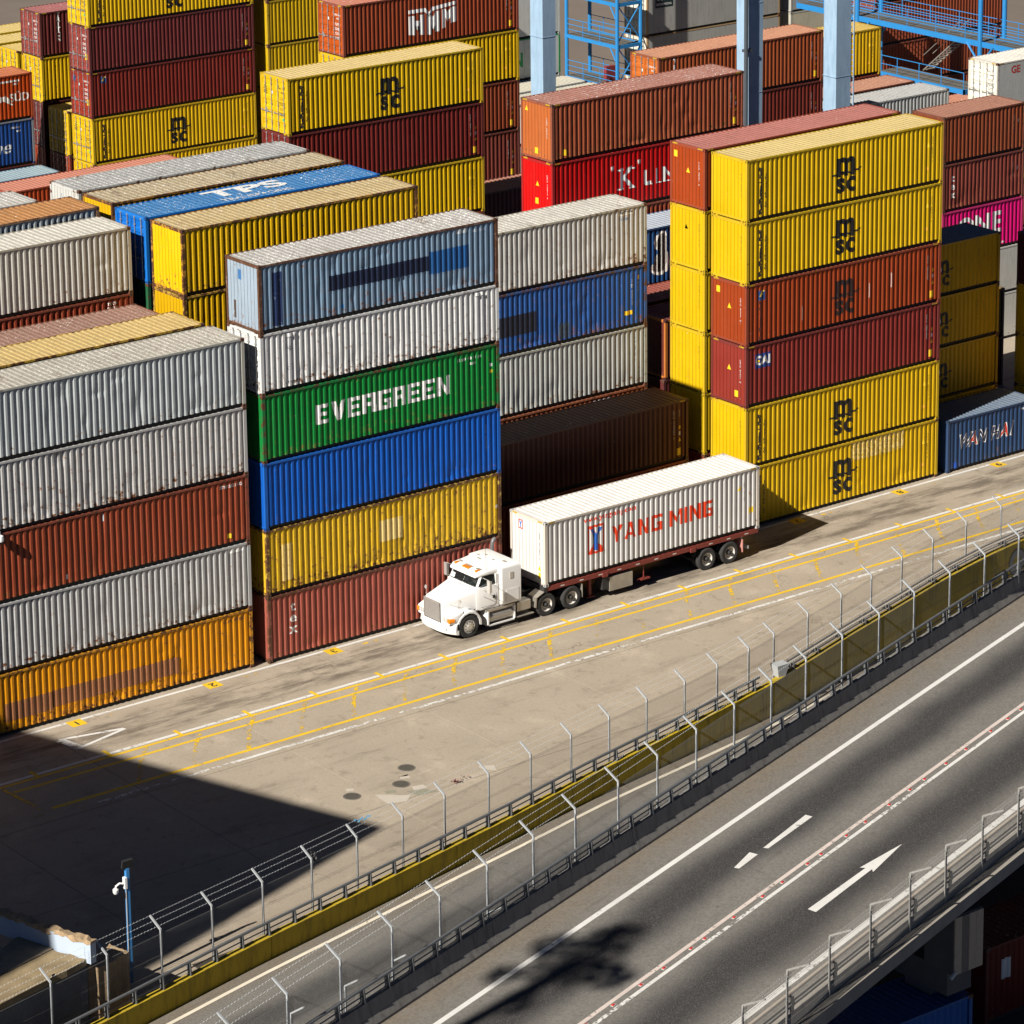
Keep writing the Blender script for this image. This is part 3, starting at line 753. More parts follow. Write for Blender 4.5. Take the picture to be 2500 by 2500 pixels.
r = tiers(26.6, 14.55, L40, [
    dict(label='brown container low under the two red ones behind the grey stack', col=BRN),
    dict(label='red-brown container under the scarlet one behind the grey stack', col=(.28, .07, .04), rust=.2),
    dict(label='scarlet container with white company name partly hidden by the grey stack', col=(.42, .012, .012), endcol=(.60, .022, .016), rust=.04, dirt=.25, frust=.1),
    dict(label='terracotta container with speckled roof on top of the scarlet one', col=(.30, .085, .045), endcol=(.46, .14, .055), roof=(.36, .16, .12), speck=.42, stain=.35, rust=.3, dirt=.35, var=4, frust=.5)], 17.45-4*HC)
hidden(26.6, 14.55, 17.45-4*HC)
decal(r[2], text_bm('K', 1.45, .03, .95), 4.62, 1.45, WHITE, 'company_name', .1)
for (xx, zz) in ((4.26, .97), (4.26, 1.93), (4.98, .97), (4.98, 1.93)): plate(r[2], xx, zz, .40, .07, WHITE, name='letter_serif', lift=.007, wear=.1)
decal(r[2], text_bm('L I N E', .98, .02, .95), 7.05, 1.30, WHITE, 'company_name', .1); decal(r[2], text_bm('"', .8, .01), 5.45, 1.95, WHITE, 'company_name', .1); decal(r[2], text_bm('"', .8, .01), 3.76, 1.85, WHITE, 'company_name', .1)
for xx in (5.95, 6.6, 7.1): plate(r[2], xx+.1, .96, .42, .05, WHITE, name='letter_serif', lift=.007, wear=.1)
end_marks(r[2], 'KKFU 752913 5', WHITE, True, (1.2, .3)); end_marks(r[3], 'TCNU 482913', WHITE, False, (1.2, .16)); triangle(r[3], .45, 2.45, .26, 'end'); plate(r[3], .8, .45, .2, .3, DYEL); vcodes(r[3], 'TGHU 948211 6'); hazard(r[2]); hazard(r[3])

# right edge -------------------------------------------------------------
wh = C(NM, 'navy blue short container with white-outlined company name, standing on the ground at right edge', 39.15, .1, 0, L20, ST, (.030, .065, .15), roof=(.16, .21, .28), stain=.2, speck=.05, rust=.1, dirt=.3, frust=.3, var=0)
for i, (ch, xx) in enumerate((('W', 1.12), ('A', 1.72), ('N', 2.28), ('H', 3.18), ('A', 3.80), ('I', 4.30))):
    zc = 1.38
    decal(wh, text_bm(ch, .95, .035, .82, .25), xx, zc, (.78, .77, .74), 'company_name', .1)
    decal(wh, text_bm(ch, .95, -.004, .82, .25), xx, zc, (.62, .03, .02) if ch == 'A' else (.02, .03, .09), 'company_name', .0, lift=.008)
codes(wh, 'WHSU 2843', WHITE, .11, .75, .35, False); codes(wh, '22G1', WHITE, .1, .55, .55, False); plate(wh, .55, .3, .22, .3, (.01, .08, .45))
G5 = 'short yellow containers with hazard diamonds in the shade'
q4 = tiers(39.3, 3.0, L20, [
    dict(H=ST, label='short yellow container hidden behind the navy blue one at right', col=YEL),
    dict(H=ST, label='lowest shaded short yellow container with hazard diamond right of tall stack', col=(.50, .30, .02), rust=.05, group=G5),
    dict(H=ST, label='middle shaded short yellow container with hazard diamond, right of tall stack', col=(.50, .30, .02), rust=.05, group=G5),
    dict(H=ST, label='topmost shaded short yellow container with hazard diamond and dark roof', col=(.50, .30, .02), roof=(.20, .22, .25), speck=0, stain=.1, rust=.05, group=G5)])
for q in q4[1:]:
    msc(q, 2.15, 1.25, .78); vertical(q, 'MSCU 714 2', 4.6, 1.5, .12, (.06, .05, .03), .8); vertical(q, '22G1', 5.05, 1.6, .12, (.06, .05, .03), .9)
    decal(q, poly_bm([[(0, -.52), (.40, 0), (0, .52), (-.40, 0)]]), 1.75, 1.35, (.70, .70, .72), 'hazard_diamond', 0, lift=.010)
    decal(q, poly_bm([[(-.13, .12), (0, .32), (.13, .12), (0, .02)]]), 1.75, 1.4, BLACK, 'hazard_symbol', .2, lift=.013); plate(q, 1.75, 1.10, .2, .15, (.55, .12, .03), name='hazard_number', lift=.013, wear=0)
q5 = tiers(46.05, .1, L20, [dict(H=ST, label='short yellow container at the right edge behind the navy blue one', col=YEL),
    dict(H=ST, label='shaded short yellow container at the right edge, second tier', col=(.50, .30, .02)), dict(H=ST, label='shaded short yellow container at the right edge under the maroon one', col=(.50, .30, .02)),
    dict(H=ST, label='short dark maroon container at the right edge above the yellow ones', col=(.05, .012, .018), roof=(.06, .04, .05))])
ys = tiers(45.6, 8.8, L20, [dict(H=ST, label='short brown container under the small yellow-roofed one at right', col=MAR), dict(H=ST, label='short dark container with yellow roof in the gap at right edge', col=(.09, .06, .03), roof=(.55, .36, .05))])
p5 = tiers(52.9, 14.7, L20, [
    dict(H=ST, label='cream short container low under the pink one', col=CREAM, reefer=True, roof=CREAM), dict(H=ST, label='cream short container directly under the pink one', col=CREAM, reefer=True, roof=CREAM),
    dict(H=ST, label='magenta pink short container with white company name at right edge', col=(.62, .03, .17), rust=.03, frust=.03),
    dict(H=ST, label='short dull red container with white vertical lettering above the pink one', col=(.21, .055, .042), rust=.2, dirt=.4, var=2, frust=.5),
    dict(H=ST, label='short rust brown container with tan roof on top of the pink stack', col=(.22, .06, .030), roof=(.36, .17, .115), speck=.02, stain=.3, rust=.12, frust=.7)])
decal(p5[2], text_bm('ONE', 1.62, .045, .98), 2.8, 1.42, WHITE, 'company_name', .02); codes(p5[2], '4625783', WHITE, .12, 1.6, 2.3, False); decal(p5[3], text_bm('t\ne\nx', .56, .01, 1.0, line=.8), .75, 1.35, WHITE, 'vertical_lettering', .1)
for q in p5[3:]: vertical(q, 'TEXU 395', L20-.85, 1.6, .12, (.5, .45, .42), .8); plate(q, L20-.5, 1.65, .12, .2, WHITE)

# second block: U, HMM, orange ones --------------------------------------
u = tiers(20.5, 28.0, L40, [
    dict(label='yellow container under the dark red one behind the long roofs', col=YEL, rust=.02, frust=.2),
    dict(label='dark red container between two yellow ones behind the long roofs', col=(.15, .022, .018), rust=.02, dirt=.15, frust=.1, end='door'),
    dict(label='yellow container with door end and pale yellow roof, topmost behind the long roofs', col=YEL, roof=(.62, .47, .20), stain=.15, speck=.05, rust=.02, dirt=.12, frust=.2, end='door')], 8.69)
msc_side(u[2], 6.25); door_marks(u[2], 'MSMU 7129', (.2, .15, .02), 'm\nsc'); hazard(u[2]); vcodes(u[1], 'HLXU 8271 93'); stickers(u[0]); plate(u[2], 2.0, .75, .22, .14, (.02, .4, .15), 'end'); door_marks(u[1])
hidden(20.5, 28.0, 8.69)
C(NM, 'dark container with salmon roof in shade right of the yellow-topped stack', 33.6, 30.9, 8.69-HC, L40, HC, (.07, .02, .03), roof=(.42, .19, .13)); hidden(33.6, 30.9, 8.69-HC)
hm = tiers(33.7, 42.0, L40, [
    dict(label='maroon container, third below the one with white logo at top', col=(.17, .045, .035), rust=.02),
    dict(label='brown container, second below the one with white logo at top', col=(.22, .055, .028), rust=.02),
    dict(label='yellow container directly below the one with white logo at top', col=YEL, rust=.02, frust=.2, end='door'),
    dict(label='orange-brown container with white logo and door end at top edge', col=(.27, .062, .030), endcol=(.40, .085, .025), roof=SAL, rust=.03, frust=.15, end='door')], 17.376-4*HC)
for q in (hm[0], hm[1], hm[3]): vcodes(q, 'HMMU 6182 5')
stickers(hm[2]); door_marks(hm[3]); hazard(hm[3])
HP = [[(-1.6, .28), (-.55, .28), (-.25, -.02), (.02, .28), (1.6, .42), (1.6, .60), (-.05, .46), (-.27, .24), (-.5, .46), (-1.6, .46)],
      [(-1.6, -.75), (-1.2, -.80), (-1.2, -.36), (-.85, -.38), (-.85, -.82), (-.55, -.86), (-.55, .16), (-.85, .16), (-.85, -.12), (-1.2, -.10), (-1.2, .16), (-1.6, .16)],
      [(-.42, -.87), (-.16, -.9), (-.16, -.38), (.0, -.62), (.16, -.38), (.16, -.8), (.42, -.78), (.42, .24), (.16, .22), (0, -.02), (-.2, .2), (-.42, .12)],
      [(.58, -.68), (.82, -.66), (.82, -.16), (.98, -.42), (1.16, -.14), (1.16, -.48), (1.6, -.42), (1.6, .34), (1.16, .30), (.98, .05), (.82, .28), (.58, .26)]]
decal(hm[3], poly_bm([[(a*1.05, c*1.15) for a, c in pl] for pl in HP]), 6.15, 1.55, WHITE, 'logo_mark', .02)
hidden(33.7, 42.0, 17.376-4*HC)
ot = tiers(46.7, 30.6, L40, [
    dict(label='maroon container under the orange one behind the crane legs', col=(.16, .03, .022), rust=.05), dict(label='dark red container second under the orange-roofed one behind the crane legs', col=(.15, .028, .02), rust=.02),
    dict(label='orange container with door end and salmon roof behind the crane legs', col=(.30, .08, .035), endcol=(.50, .15, .05), roof=(.52, .25, .15), speck=.15, stain=.25, rust=.1, frust=.3, end='door')], 14.48-3*HC)
vertical(ot[2], 'TRITON', 1.2, 1.7, .42, WHITE, .8, .9, .01); door_marks(ot[2]); hazard(ot[2]); vcodes(ot[2], 'TCNU 58201'); vcodes(ot[1], 'TCNU 58201'); hidden(46.7, 30.6, 14.48-3*HC)
yf = C(NM, 'yellow container half in shadow right of the rightmost crane leg', 59.8, 39.65, 8.69, L40, HC, (.62, .40, .015), roof=(.58, .40, .10), rust=.02, frust=.2); hidden(59.8, 39.65, 8.69); stickers(yf)
C(NM, 'container with salmon roof crossed by a shadow, below the yellow one by the crane leg', 59.9, 36.75, 8.69-HC, L40, HC, BRN, roof=(.44, .22, .15), stain=.2); hidden(59.9, 36.75, 8.69-HC)
C(NM, 'grey container with grey roof crossed by shadows behind the pink-roofed stack', 59.9, 33.8, 8.69-HC, L40, HC, (.42, .43, .42), roof=(.45, .45, .44), stain=.4, rust=.15, frust=.5); hidden(59.9, 33.8, 8.69-HC)
ge = C('refrigerated_container', 'cream refrigerated container with door end and two-colour name at right edge', 73.4, 31.1, 10.45-HC, L40, HC, (.50, .50, .47), endcol=(.80, .76, .66), roof=(.72, .69, .62), stain=.25, speck=.1, rust=.15, frust=.5, frame=(.6, .56, .48), end='door', reefer=True)
decal(ge, text_bm('GE', .62, .02), 1.55, HC-.55, (.45, .04, .03), 'company_name', 0, 'flat'); decal(ge, text_bm('seaCo', .68, .02), 3.15, HC-.5, (.02, .03, .08), 'company_name', 0, 'flat'); door_marks(ge, 'GESU 93', (.2, .2, .2)); hidden(73.4, 31.1, 10.45-HC)
hazard(ge)

# third block: top left ----------------------------------------------------
G6 = 'door-end stacks at top left'
tt = tiers(35.0, 71.3, L40, [
    dict(label='yellow container at the foot of the top left stack, above the long roofs', col=YEL, rust=.02, end='door'),
    dict(label='yellow container with black logo under the two red ones at top left', col=YEL, rust=.02, end='door', frust=.2),
    dict(label='dark red container with small blue square logo at top left', col=(.17, .026, .020), endcol=(.27, .042, .028), rust=.02, end='door', frust=.1),
    dict(label='maroon container above the dark red one at top left', col=(.13, .028, .028), endcol=(.24, .055, .045), rust=.02, end='door', frust=.1),
    dict(label='yellow container cut by the top edge at top left', col=YEL, rust=.02, end='door', frust=.2)])
for k in (1, 4): msc_side(tt[k], 6.3); door_marks(tt[k], 'MEDU 84', (.2, .15, .02), 'm\nsc'); plate(tt[k], 2.0, .75, .22, .14, (.02, .4, .15), 'end')
for k in (2, 3): vcodes(tt[k], 'FCIU 8402 5'); door_marks(tt[k]); hazard(tt[k]); plate(tt[k], 2.0, 1.0, .26, .36, DYEL, 'end')
plate(tt[2], .95, HC-.5, .34, .42, (.015, .05, .18), name='logo_plate'); decal(tt[2], poly_bm([stroke([(-.1, -.1), (.0, .12), (.14, .14)], .08)]), .95, HC-.48, DYEL, 'logo_mark', 0, lift=.008); plate(tt[2], .45, HC-.55, .3, .36, (.015, .05, .18), 'end', 'logo_plate')
t1 = tiers(35.0, 74.2, L40, [dict(label='red container under the lone yellow door end at top left', col=RED, end='door'), dict(label='yellow container with sunny roof one row behind the top left stack', col=YEL, roof=(.62, .46, .15), end='door', rust=.02)])
door_marks(t1[1], 'MEDU 71', (.2, .15, .02), 'm\nsc')
t2 = tiers(35.1, 77.4, L40, [dict(label='red container low under the yellow one at top left', col=RED, end='door'), dict(label='red-brown container below the yellow door end at top left', col=MAR, end='door'),
    dict(label='yellow container under the maroon one with vertical white name', col=YEL, end='door', rust=.02), dict(label='maroon container with vertical white name and door end at top left', col=(.13, .03, .028), endcol=(.24, .06, .05), roof=(.36, .13, .12), end='door', rust=.02)])
vertical(t2[3], 'TRITON', 1.35, 1.85, .42, WHITE, .75, 1.0, .012); door_marks(t2[3]); hazard(t2[3]); door_marks(t2[2], 'MEDU 70', (.2, .15, .02), 'm\nsc'); vertical(t2[2], 'MEDITERRANEAN', 1.0, 1.35, .2, BLACK, .75, 1.2)
hidden(35.1, 80.4, 5.79); a = C(NM, 'leftmost yellow door end with yellow roof at top left', 35.1, 80.4, 5.79, L40, HC, YEL, roof=(.62, .46, .15), end='door', rust=.02); door_marks(a, 'MEDU 66', (.2, .15, .02), 'm\nsc')
hidden(35.1, 83.4, 5.79); C(NM, 'yellow roof second from the top left corner', 34.0, 83.4, 5.79, L40, HC, YEL, roof=(.62, .47, .17), end='door')
hidden(35.1, 86.3, 5.79); C(NM, 'yellow roof nearest the top left corner', 32.5, 86.3, 5.79, L40, HC, YEL, roof=(.62, .47, .17), end='door')
sd = tiers(20.35, 74.2, L40, [dict(label='container at the foot of the orange and navy pair at left edge', col=MAR), dict(label='navy blue container with white script under the orange one at left edge', col=(.012, .05, .20), rust=.03, frust=.1, frame=(.2, .22, .26)),
    dict(label='orange container with white swoosh and lettering at left edge', col=(.40, .065, .016), roof=(.52, .17, .07), speck=.08, rust=.05, frust=.25)])
decal(sd[2], text_bm('SÜD', .72, .012, 1.0), 11.25, 1.42, (.72, .66, .6), 'company_name', .05); decal(sd[2], text_bm('HAMBURG', .72, .012, 1.0), 6.2, 1.5, (.72, .66, .6), 'company_name', .05)
decal(sd[2], poly_bm([stroke([(-.9, -.75), (-.3, -.2), (.5, .05), (1.0, -.25)], [.05, .2, .3, .06]), ]), 9.75, 1.45, (.72, .66, .6), 'swoosh', .05); decal(sd[2], poly_bm([stroke([(-.9, .6), (-.2, .25), (.5, -.1), (1.0, -.45)], [.05, .16, .2, .06])]), 9.75, 1.45, (.72, .66, .6), 'swoosh', .05, lift=.007)
plate(sd[2], 10.6, 2.5, 1.35, .12, (.6, .58, .55)); codes(sd[2], 'SUDU', WHITE, .12, 1.2, .6, False); decal(sd[1], text_bm('marine', 1.15, .012, 1.15, .35), 8.6, 1.25, (.62, .62, .64), 'script_lettering', .05); codes(sd[1], 'MSKU 123', WHITE, .12, 1.3, .45)
C(NM, 'container with blue-grey roof in shadow below the navy one at left', 20.35, 71.2, .0, L40, HC, (.1, .2, .3), roof=(.30, .40, .45), speck=.05, stain=.2); C(NM, 'container with dark teal roof in shadow at left', 20.35, 68.25, 0, L40, HC, (.05, .15, .12), roof=(.10, .26, .20), speck=.05, stain=.2)
S8 = tiers(21.35, 58.0, L40, [dict(label='container under the long salmon roof at left', col=BRN), dict(label='orange-red container with long salmon pink roof at left', col=(.34, .06, .025), roof=(.55, .22, .15), speck=.03, stain=.2, end='door', rust=.05)]); door_marks(S8[1]); hazard(S8[1])
yy = tiers(48.15, 71.2, L40, [dict(label='dull yellow container %s in the shaded stack at top centre left' % k, col=(.55, .37, .02), rust=.02) for k in ('lowest', 'second from the ground', 'third from the ground', 'fourth from the ground', 'topmost')])

# far refrigerated stacks ---------------------------------------------------
RN = 'refrigerated_container'
for z, lab in ((0, 'pale refrigerated container at the foot of the stack left of the blue rack'), (2.9, 'white refrigerated container with green letters left of the blue rack'), (5.8, 'grey-white refrigerated container above the green-lettered one left of the blue rack'), (8.7, 'pale refrigerated container at the top edge left of the blue rack')):
    q = C(RN, lab, 61.8, 73.7, z, L40, HC, (.58, .58, .54), roof=(.6, .6, .56), frame=(.02, .25, .06) if z == 2.9 else (.55, .54, .48), frust=.15, rust=.08, dirt=.2, reefer=True)
    if z == 2.9: decal(q, text_bm('EVERGREEN', 1.35, .05, .85), 5.9, 1.4, (.01, .27, .06), 'company_name', 0, 'flat')
for y in (67.9, 70.8): C(NM, 'cream-roofed container lying low in front of the refrigerated stack, %s row' % ('near' if y < 69 else 'far'), 61.8, y, 0, L40, HC, CREAM, roof=(.55, .52, .42), stain=.3)
for z, lab in ((0, 'refrigerated container at the foot of the grey stack right of the blue rack'), (2.9, 'grey refrigerated container low right of the blue rack'), (5.8, 'grey refrigerated container with small black label right of the blue rack'), (8.7, 'refrigerated container at top edge right of the blue rack')):
    q = C(RN, lab, 77.6, 68.7, z, L40, HC, (.42, .42, .39), endcol=(.70, .68, .6), roof=(.5, .5, .48), frame=(.42, .28, .14), frust=.4, rust=.12, reefer=True, end='door')
    if z == 5.8: plate(q, 1.55, 2.35, 1.6, .95, (.01, .03, .03), 'flat', 'label_plate', wear=0); decal(q, text_bm('CAPITAL', .34, .006), 1.55, 2.5, WHITE, 'label_lettering', 0, 'flat', .008); decal(q, text_bm('INTERMODAL', .22, .004), 1.55, 2.1, WHITE, 'label_lettering', 0, 'flat', .008)
for z, lab in ((0, 'grey refrigerated container at the foot of the far stack behind the third crane leg'), (2.9, 'cream refrigerated container with yellow label behind the crane legs'), (5.8, 'grey refrigerated container with red letters at the top edge behind the crane legs')):
    q = C(RN, lab, 90.8, 68.7, z, L40, HC, (.40, .41, .41) if z != 2.9 else (.58, .54, .42), roof=(.5, .5, .48), frame=(.5, .48, .42), frust=.2, rust=.08, reefer=True)
    if z > 5: decal(q, text_bm('CO', .9, .02), 2.2, 1.4, (.4, .03, .03), 'company_name', 0, 'flat'); decal(q, text_bm('CMA', .9, .02), 8.0, 1.2, (.02, .03, .05), 'company_name', 0, 'flat')
fz = 0
for z in (0, 2.896, 5.792, 8.688): 
    C(NM, 'rust brown container behind the blue walkway at the top right, %s tier' % ('lowest', 'second', 'third', 'topmost')[fz], 87.0, 56.0, z, L40, HC, (.24, .065, .035), rust=.05, end='door'); fz += 1
C(NM, 'container with salmon roof under the blue walkway at top right', 87.0, 49.0, 0, L40, HC, BRN, roof=(.5, .22, .14)); C(NM, 'salmon-roofed container beneath the walkway stairs at top right', 87.0, 46.0, 0, L40, HC, BRN, roof=(.5, .22, .14))
# ------------------------------------------------------------------ yard markings
WP = (.72, .70, .66); YP = (.80, .50, .015)
M_WP = m_roadpaint(WP, .30); M_WPo = m_roadpaint(WP, .55); M_YP = m_roadpaint(YP, .22); M_YPo = m_roadpaint(YP, .75); M_BK = m_roadpaint((.03, .03, .03), .3)
def strip(name, pts, w, mat, z=.004, parent=None):
    b = MB(); pl = [(p[0], p[1]) for p in pts]; q = stroke(pl, w); n = len(pl)
    for i in range(n-1): b.quad((*q[i], z), (*q[i+1], z), (*q[2*n-2-i], z), (*q[2*n-1-i], z))
    return obj(name, b, mat, parent)
def seg(x0, x1, y, n=30): return [(x0+(x1-x0)*i/n, y) for i in range(n+1)]
strip('white_line', seg(-26, 70, -.20), .16, M_WP, .004, yg)
strip('white_line', seg(-15.4, 70, -3.93), .19, M_WP, .004, yg)
strip('yellow_line', seg(-15.2, 70, -4.20), .16, M_YP, .004, yg)
strip('yellow_line', seg(-15.0, 70, -4.90), .16, M_YP, .004, yg)
strip('yellow_line', seg(-14.6, 70, -7.10), .18, M_YP, .004, yg)
strip('white_line', seg(-13.0, 70, -7.74), .18, M_WPo, .004, yg)
strip('yellow_line', [(-15.2, -4.27), (-15.0, -7.0)], .15, M_YPo, .008, yg)
for i in range(-5, 20):
    x = 2.83+3.265*i
    if x > -16: strip('yellow_tick', [(x, -3.55), (x, -4.15)], .16, M_YP, .008, yg)
    x = 3.9+2.52*i
    if x > -14: strip('yellow_hatch', [(x, -4.3), (x-.95, -5.4), (x-2.05, -7.0)], .17, M_YPo, .006, yg)
for i, ch in enumerate('123456789'):
    x = -9.55+6.45*i if i < 2 else 2.9+6.52*(i-2)
    b = MB(); b.quad((x-.34, -.76, .006), (x+.34, -.76, .006), (x+.34, -.12, .006), (x-.34, -.12, .006)); obj('number_tile', b, m_roadpaint(YP, .25), yg)
    for dx in (1.25, 1.75): strip('yellow_dash', [(x+dx+.2, -.55), (x+dx+.45, -.55)], .16, M_YPo, .006, yg)
    t_ = text_bm(ch, .52, .012, 1.15)
    for v in t_.verts: v.co = Vector((-v.co.x+x, -v.co.z-.44, .010))
    me = bpy.data.meshes.new('tile_number'); t_.to_mesh(me); t_.free(); me.materials.append(None); inst('tile_number', me, M_BK, yg)
# hollow triangle by the left stack
tri = [(-11.0, -1.55), (-8.35, -2.05), (-10.95, -2.75)]
strip('triangle_mark', [(-11.0, -1.5), (-8.4, -2.1)], .16, M_WP, .006, yg); strip('triangle_mark', [(-8.35, -2.15), (-10.9, -2.75)], .16, M_WP, .008, yg); strip('triangle_mark', [(-11.0, -1.55), (-10.75, -2.75)], .42, M_WPo, .010, yg)
strip('red_scribble', [(-9.3, -1.2), (-8.4, -1.35), (-8.0, -1.1)], .09, m_roadpaint((.45, .06, .04), 1.1), .006, yg)
# manholes with their patched collars
M_IRON = m_plain('cast_iron', (.16, .145, .12), .6, .2, .3, 9)
M_PATCH = m_plain('fresh_concrete', (.46, .41, .34), .9, 0, .1, 5)
M_PATCH2 = m_plain('greenish_concrete', (.24, .23, .17), .9, 0, .2, 5)
for i, (x, y) in enumerate(((-2.04, -12.42), (-3.13, -13.56), (-5.25, -13.33))):
    r = thing('manhole_cover', ('round iron manhole cover furthest from the fence', 'round iron manhole cover between the other two patched in concrete', 'round iron manhole cover lying in the building shadow')[i], 'manhole cover', (x, y, 0), 0, 'manhole covers in the yard')
    b = MB(); b.quad((-.75, -.62, .004), (.75, -.62, .004), (.75, .62, .004), (-.75, .62, .004)); obj('collar', b, M_CON, r)
    for s in ((-.75, -.62, .75, -.62), (.75, -.62, .75, .62), (.75, .62, -.75, .62), (-.75, .62, -.75, -.62)): pass
    b = MB(); b.lathe((0, 0, .008), (0, 0, 1), [(0, .0), (0, .29), (.012, .29), (.012, .34), (0, .345)], 28); obj('rim', b, M_IRON, r)
    b = MB()
    for k in range(9):
        yy = -.24+.06*k; hw = math.sqrt(max(.0, .28**2-yy*yy)); b.box(-hw, hw, yy-.012, yy+.012, .010, .026)
    obj('ribs', struct and b, M_IRON, r)['kind'] = 'stuff'
for pts, m_ in (([(-4.5, -13.74), (-3.45, -14.65), (-3.9, -15.0), (-4.6, -14.75)], M_PATCH), ([(-2.96, -14.0), (-2.5, -14.1), (-2.51, -14.45), (-3.1, -14.35)], M_PATCH), ([(-2.75, -12.95), (-2.4, -13.1), (-2.5, -13.3), (-2.85, -13.15)], M_PATCH), ([(.2, -14.05), (.75, -14.3), (.5, -14.85), (.15, -14.3)], M_PATCH), ([(-3.4, -14.25), (-2.7, -14.5), (-2.4, -15.0), (-3.2, -14.85)], M_PATCH2), ([(-4.0, -13.7), (-3.6, -13.85), (-3.7, -14.1), (-4.1, -13.95)], M_PATCH2), ([(-5.0, -12.6), (-4.75, -12.75), (-4.9, -12.95), (-5.15, -12.8)], M_PATCH)):
    b = MB(); b.poly([(x, y, .006) for x, y in pts]); obj('repair_patch', b, m_, yg)
# a torn rag
b = MB(); rr = random.Random(3)
for cx, cy, n in ((-1.45, -14.85, 26), (-.95, -14.62, 10)):
    for k in range(n):
        a = rr.uniform(0, 6.28); q = rr.uniform(0, .28); p = Vector((cx+q*math.cos(a)*.8, cy+q*math.sin(a)*.55, .02+rr.uniform(0, .12)))
        d1 = Vector((rr.uniform(-.12, .12), rr.uniform(-.12, .12), rr.uniform(-.05, .08))); d2 = Vector((rr.uniform(-.06, .06), rr.uniform(-.06, .06), rr.uniform(-.03, .06)))
        b.quad(p, p+d1, p+d1+d2, p+d2)
tag(obj('torn_rag', b, m_plain('rag_cloth', (.28, .14, .12), .95, 0, .5, 6)), 'crumpled pinkish rag lying on the concrete near the fence', 'rag')

# ------------------------------------------------------------------ ramp lane and highway
ZH = 4.5
def hwy(off, x): return .335*x+off-.0004*max(0, x-10)**2
HX = [-62+4*i for i in range(33)]
def zr(x):
    if x < -12: return -.012*(x+12)*0
    t_ = (x+12); return -.0009*t_*t_ if t_ < 30 else -.81-.054*(t_-30)
YB = [(-60, -33.4), (-30, -26.3), (-21.2, -24.25), (-16.5, -23.1), (-10.65, -21.87), (-6.45, -20.95), (-2.68, -20.12), (1.7, -19.0), (7.5, -17.72), (13.2, -16.4), (16.0, -15.5), (19.5, -14.35), (24.3, -12.88), (27.8, -11.80), (30.8, -11.05), (36, -10.1), (45, -9.0), (70, -7.0)]
def yb(x):
    for (x0, y0), (x1, y1) in zip(YB, YB[1:]):
        if x0 <= x <= x1: return y0+(y1-y0)*(x-x0)/(x1-x0)
    return YB[-1][1]
def m_asphalt(name, bands, dirt=(.0, .0)):
    """UV: x metres along, y metres across from the left kerb; bands = lane centres darkened by rubber and oil"""
    t = NT(name); t.tc = t.n.new('ShaderNodeTexCoord'); uv = t.tc.outputs['UV']; sp = t.sep(uv)
    g = t.n.new('ShaderNodeNewGeometry').outputs['Position']
    base = (.185, .172, .152)
    c = t.mix(t.noise(g, .35, 5, .65), sc3(base, .85), sc3(base, 1.15))
    wob = t.math('MULTIPLY', t.math('SUBTRACT', t.noise(g, .25, 3, .5), .5), .9)
    yv = t.math('ADD', sp[1], wob)
    for (cen, half, st) in bands:
        d = t.math('ABSOLUTE', t.math('SUBTRACT', yv, cen))
        c = t.mix(t.ramp(d, half*.15, half, st, 0), c, (.022, .020, .021))
    if dirt[1]: c = t.mix(t.math('MULTIPLY', t.ramp(yv, dirt[0], dirt[1], .85, 0), t.ramp(t.noise(g, 1.2, 5, .6), .25, .6, .4, 1)), c, (.185, .145, .10))
    v = t.voro(g, 26); c = t.mix(t.ramp(v, .15, .40, .60, 0), c, (.26, .245, .22))
    c = t.mix(t.ramp(t.noise(g, 11, 4, .8), .42, .62, 0, .38), c, (.05, .047, .042))
    c = t.mix(t.ramp(t.noise(g, 2.2, 6, .7), .60, .70, 0, .40), c, (.04, .037, .034))
    c = t.mix(t.ramp(t.noise(g, 34, 2, .6), .57, .66, 0, .5), c, (.028, .026, .024))
    mp = t.n.new('ShaderNodeMapping'); t.link(uv, mp.inputs[0]); mp.inputs['Scale'].default_value = (.06, 1, 1)
    c = t.mix(t.ramp(t.noise(mp.outputs[0], 5, 4, .6), .58, .75, 0, .30), c, (.05, .045, .04))
    t.col(c); t.rough(.86); t.bump(t.noise(g, 45, 4, .7), .5, .01)
    return t.m
def sheet(name, left, right, zf, xs, mat, w=None, kind='structure'):
    b = MB(); b.uv = []; s = 0; prev = None
    for x in xs:
        l, r = left(x), right(x)
        if prev is not None: s += math.hypot(x-prev[0], l-prev[1])
        prev = (x, l); n = 6; ww = abs(l-r)*.948
        for k in range(n+1):
            y = l+(r-l)*k/n; b.v.append((x+(l-y)*.0, y, zf(x))); b.uv.append((s, ww*k/n))
    n = 7
    for i in range(len(xs)-1):
        for k in range(n-1): b.face((i*n+k, (i+1)*n+k, (i+1)*n+k+1, i*n+k+1))
    return struct(obj(name, b, mat), kind)
M_ROAD = m_asphalt('highway_asphalt', [(3.35, 1.45, .95), (7.45, 1.75, .95)], (.2, 1.9))
M_RAMP = m_asphalt('ramp_asphalt', [(2.9, 1.3, .85)], (.2, 1.4))
hw = sheet('highway', lambda x: hwy(-29.2, x), lambda x: hwy(-40.75, x), lambda x: ZH, HX, M_ROAD)
rp = sheet('ramp_lane', lambda x: yb(x)-.05, lambda x: hwy(-29.0, x), zr, [-60+2*i for i in range(66)], M_RAMP)
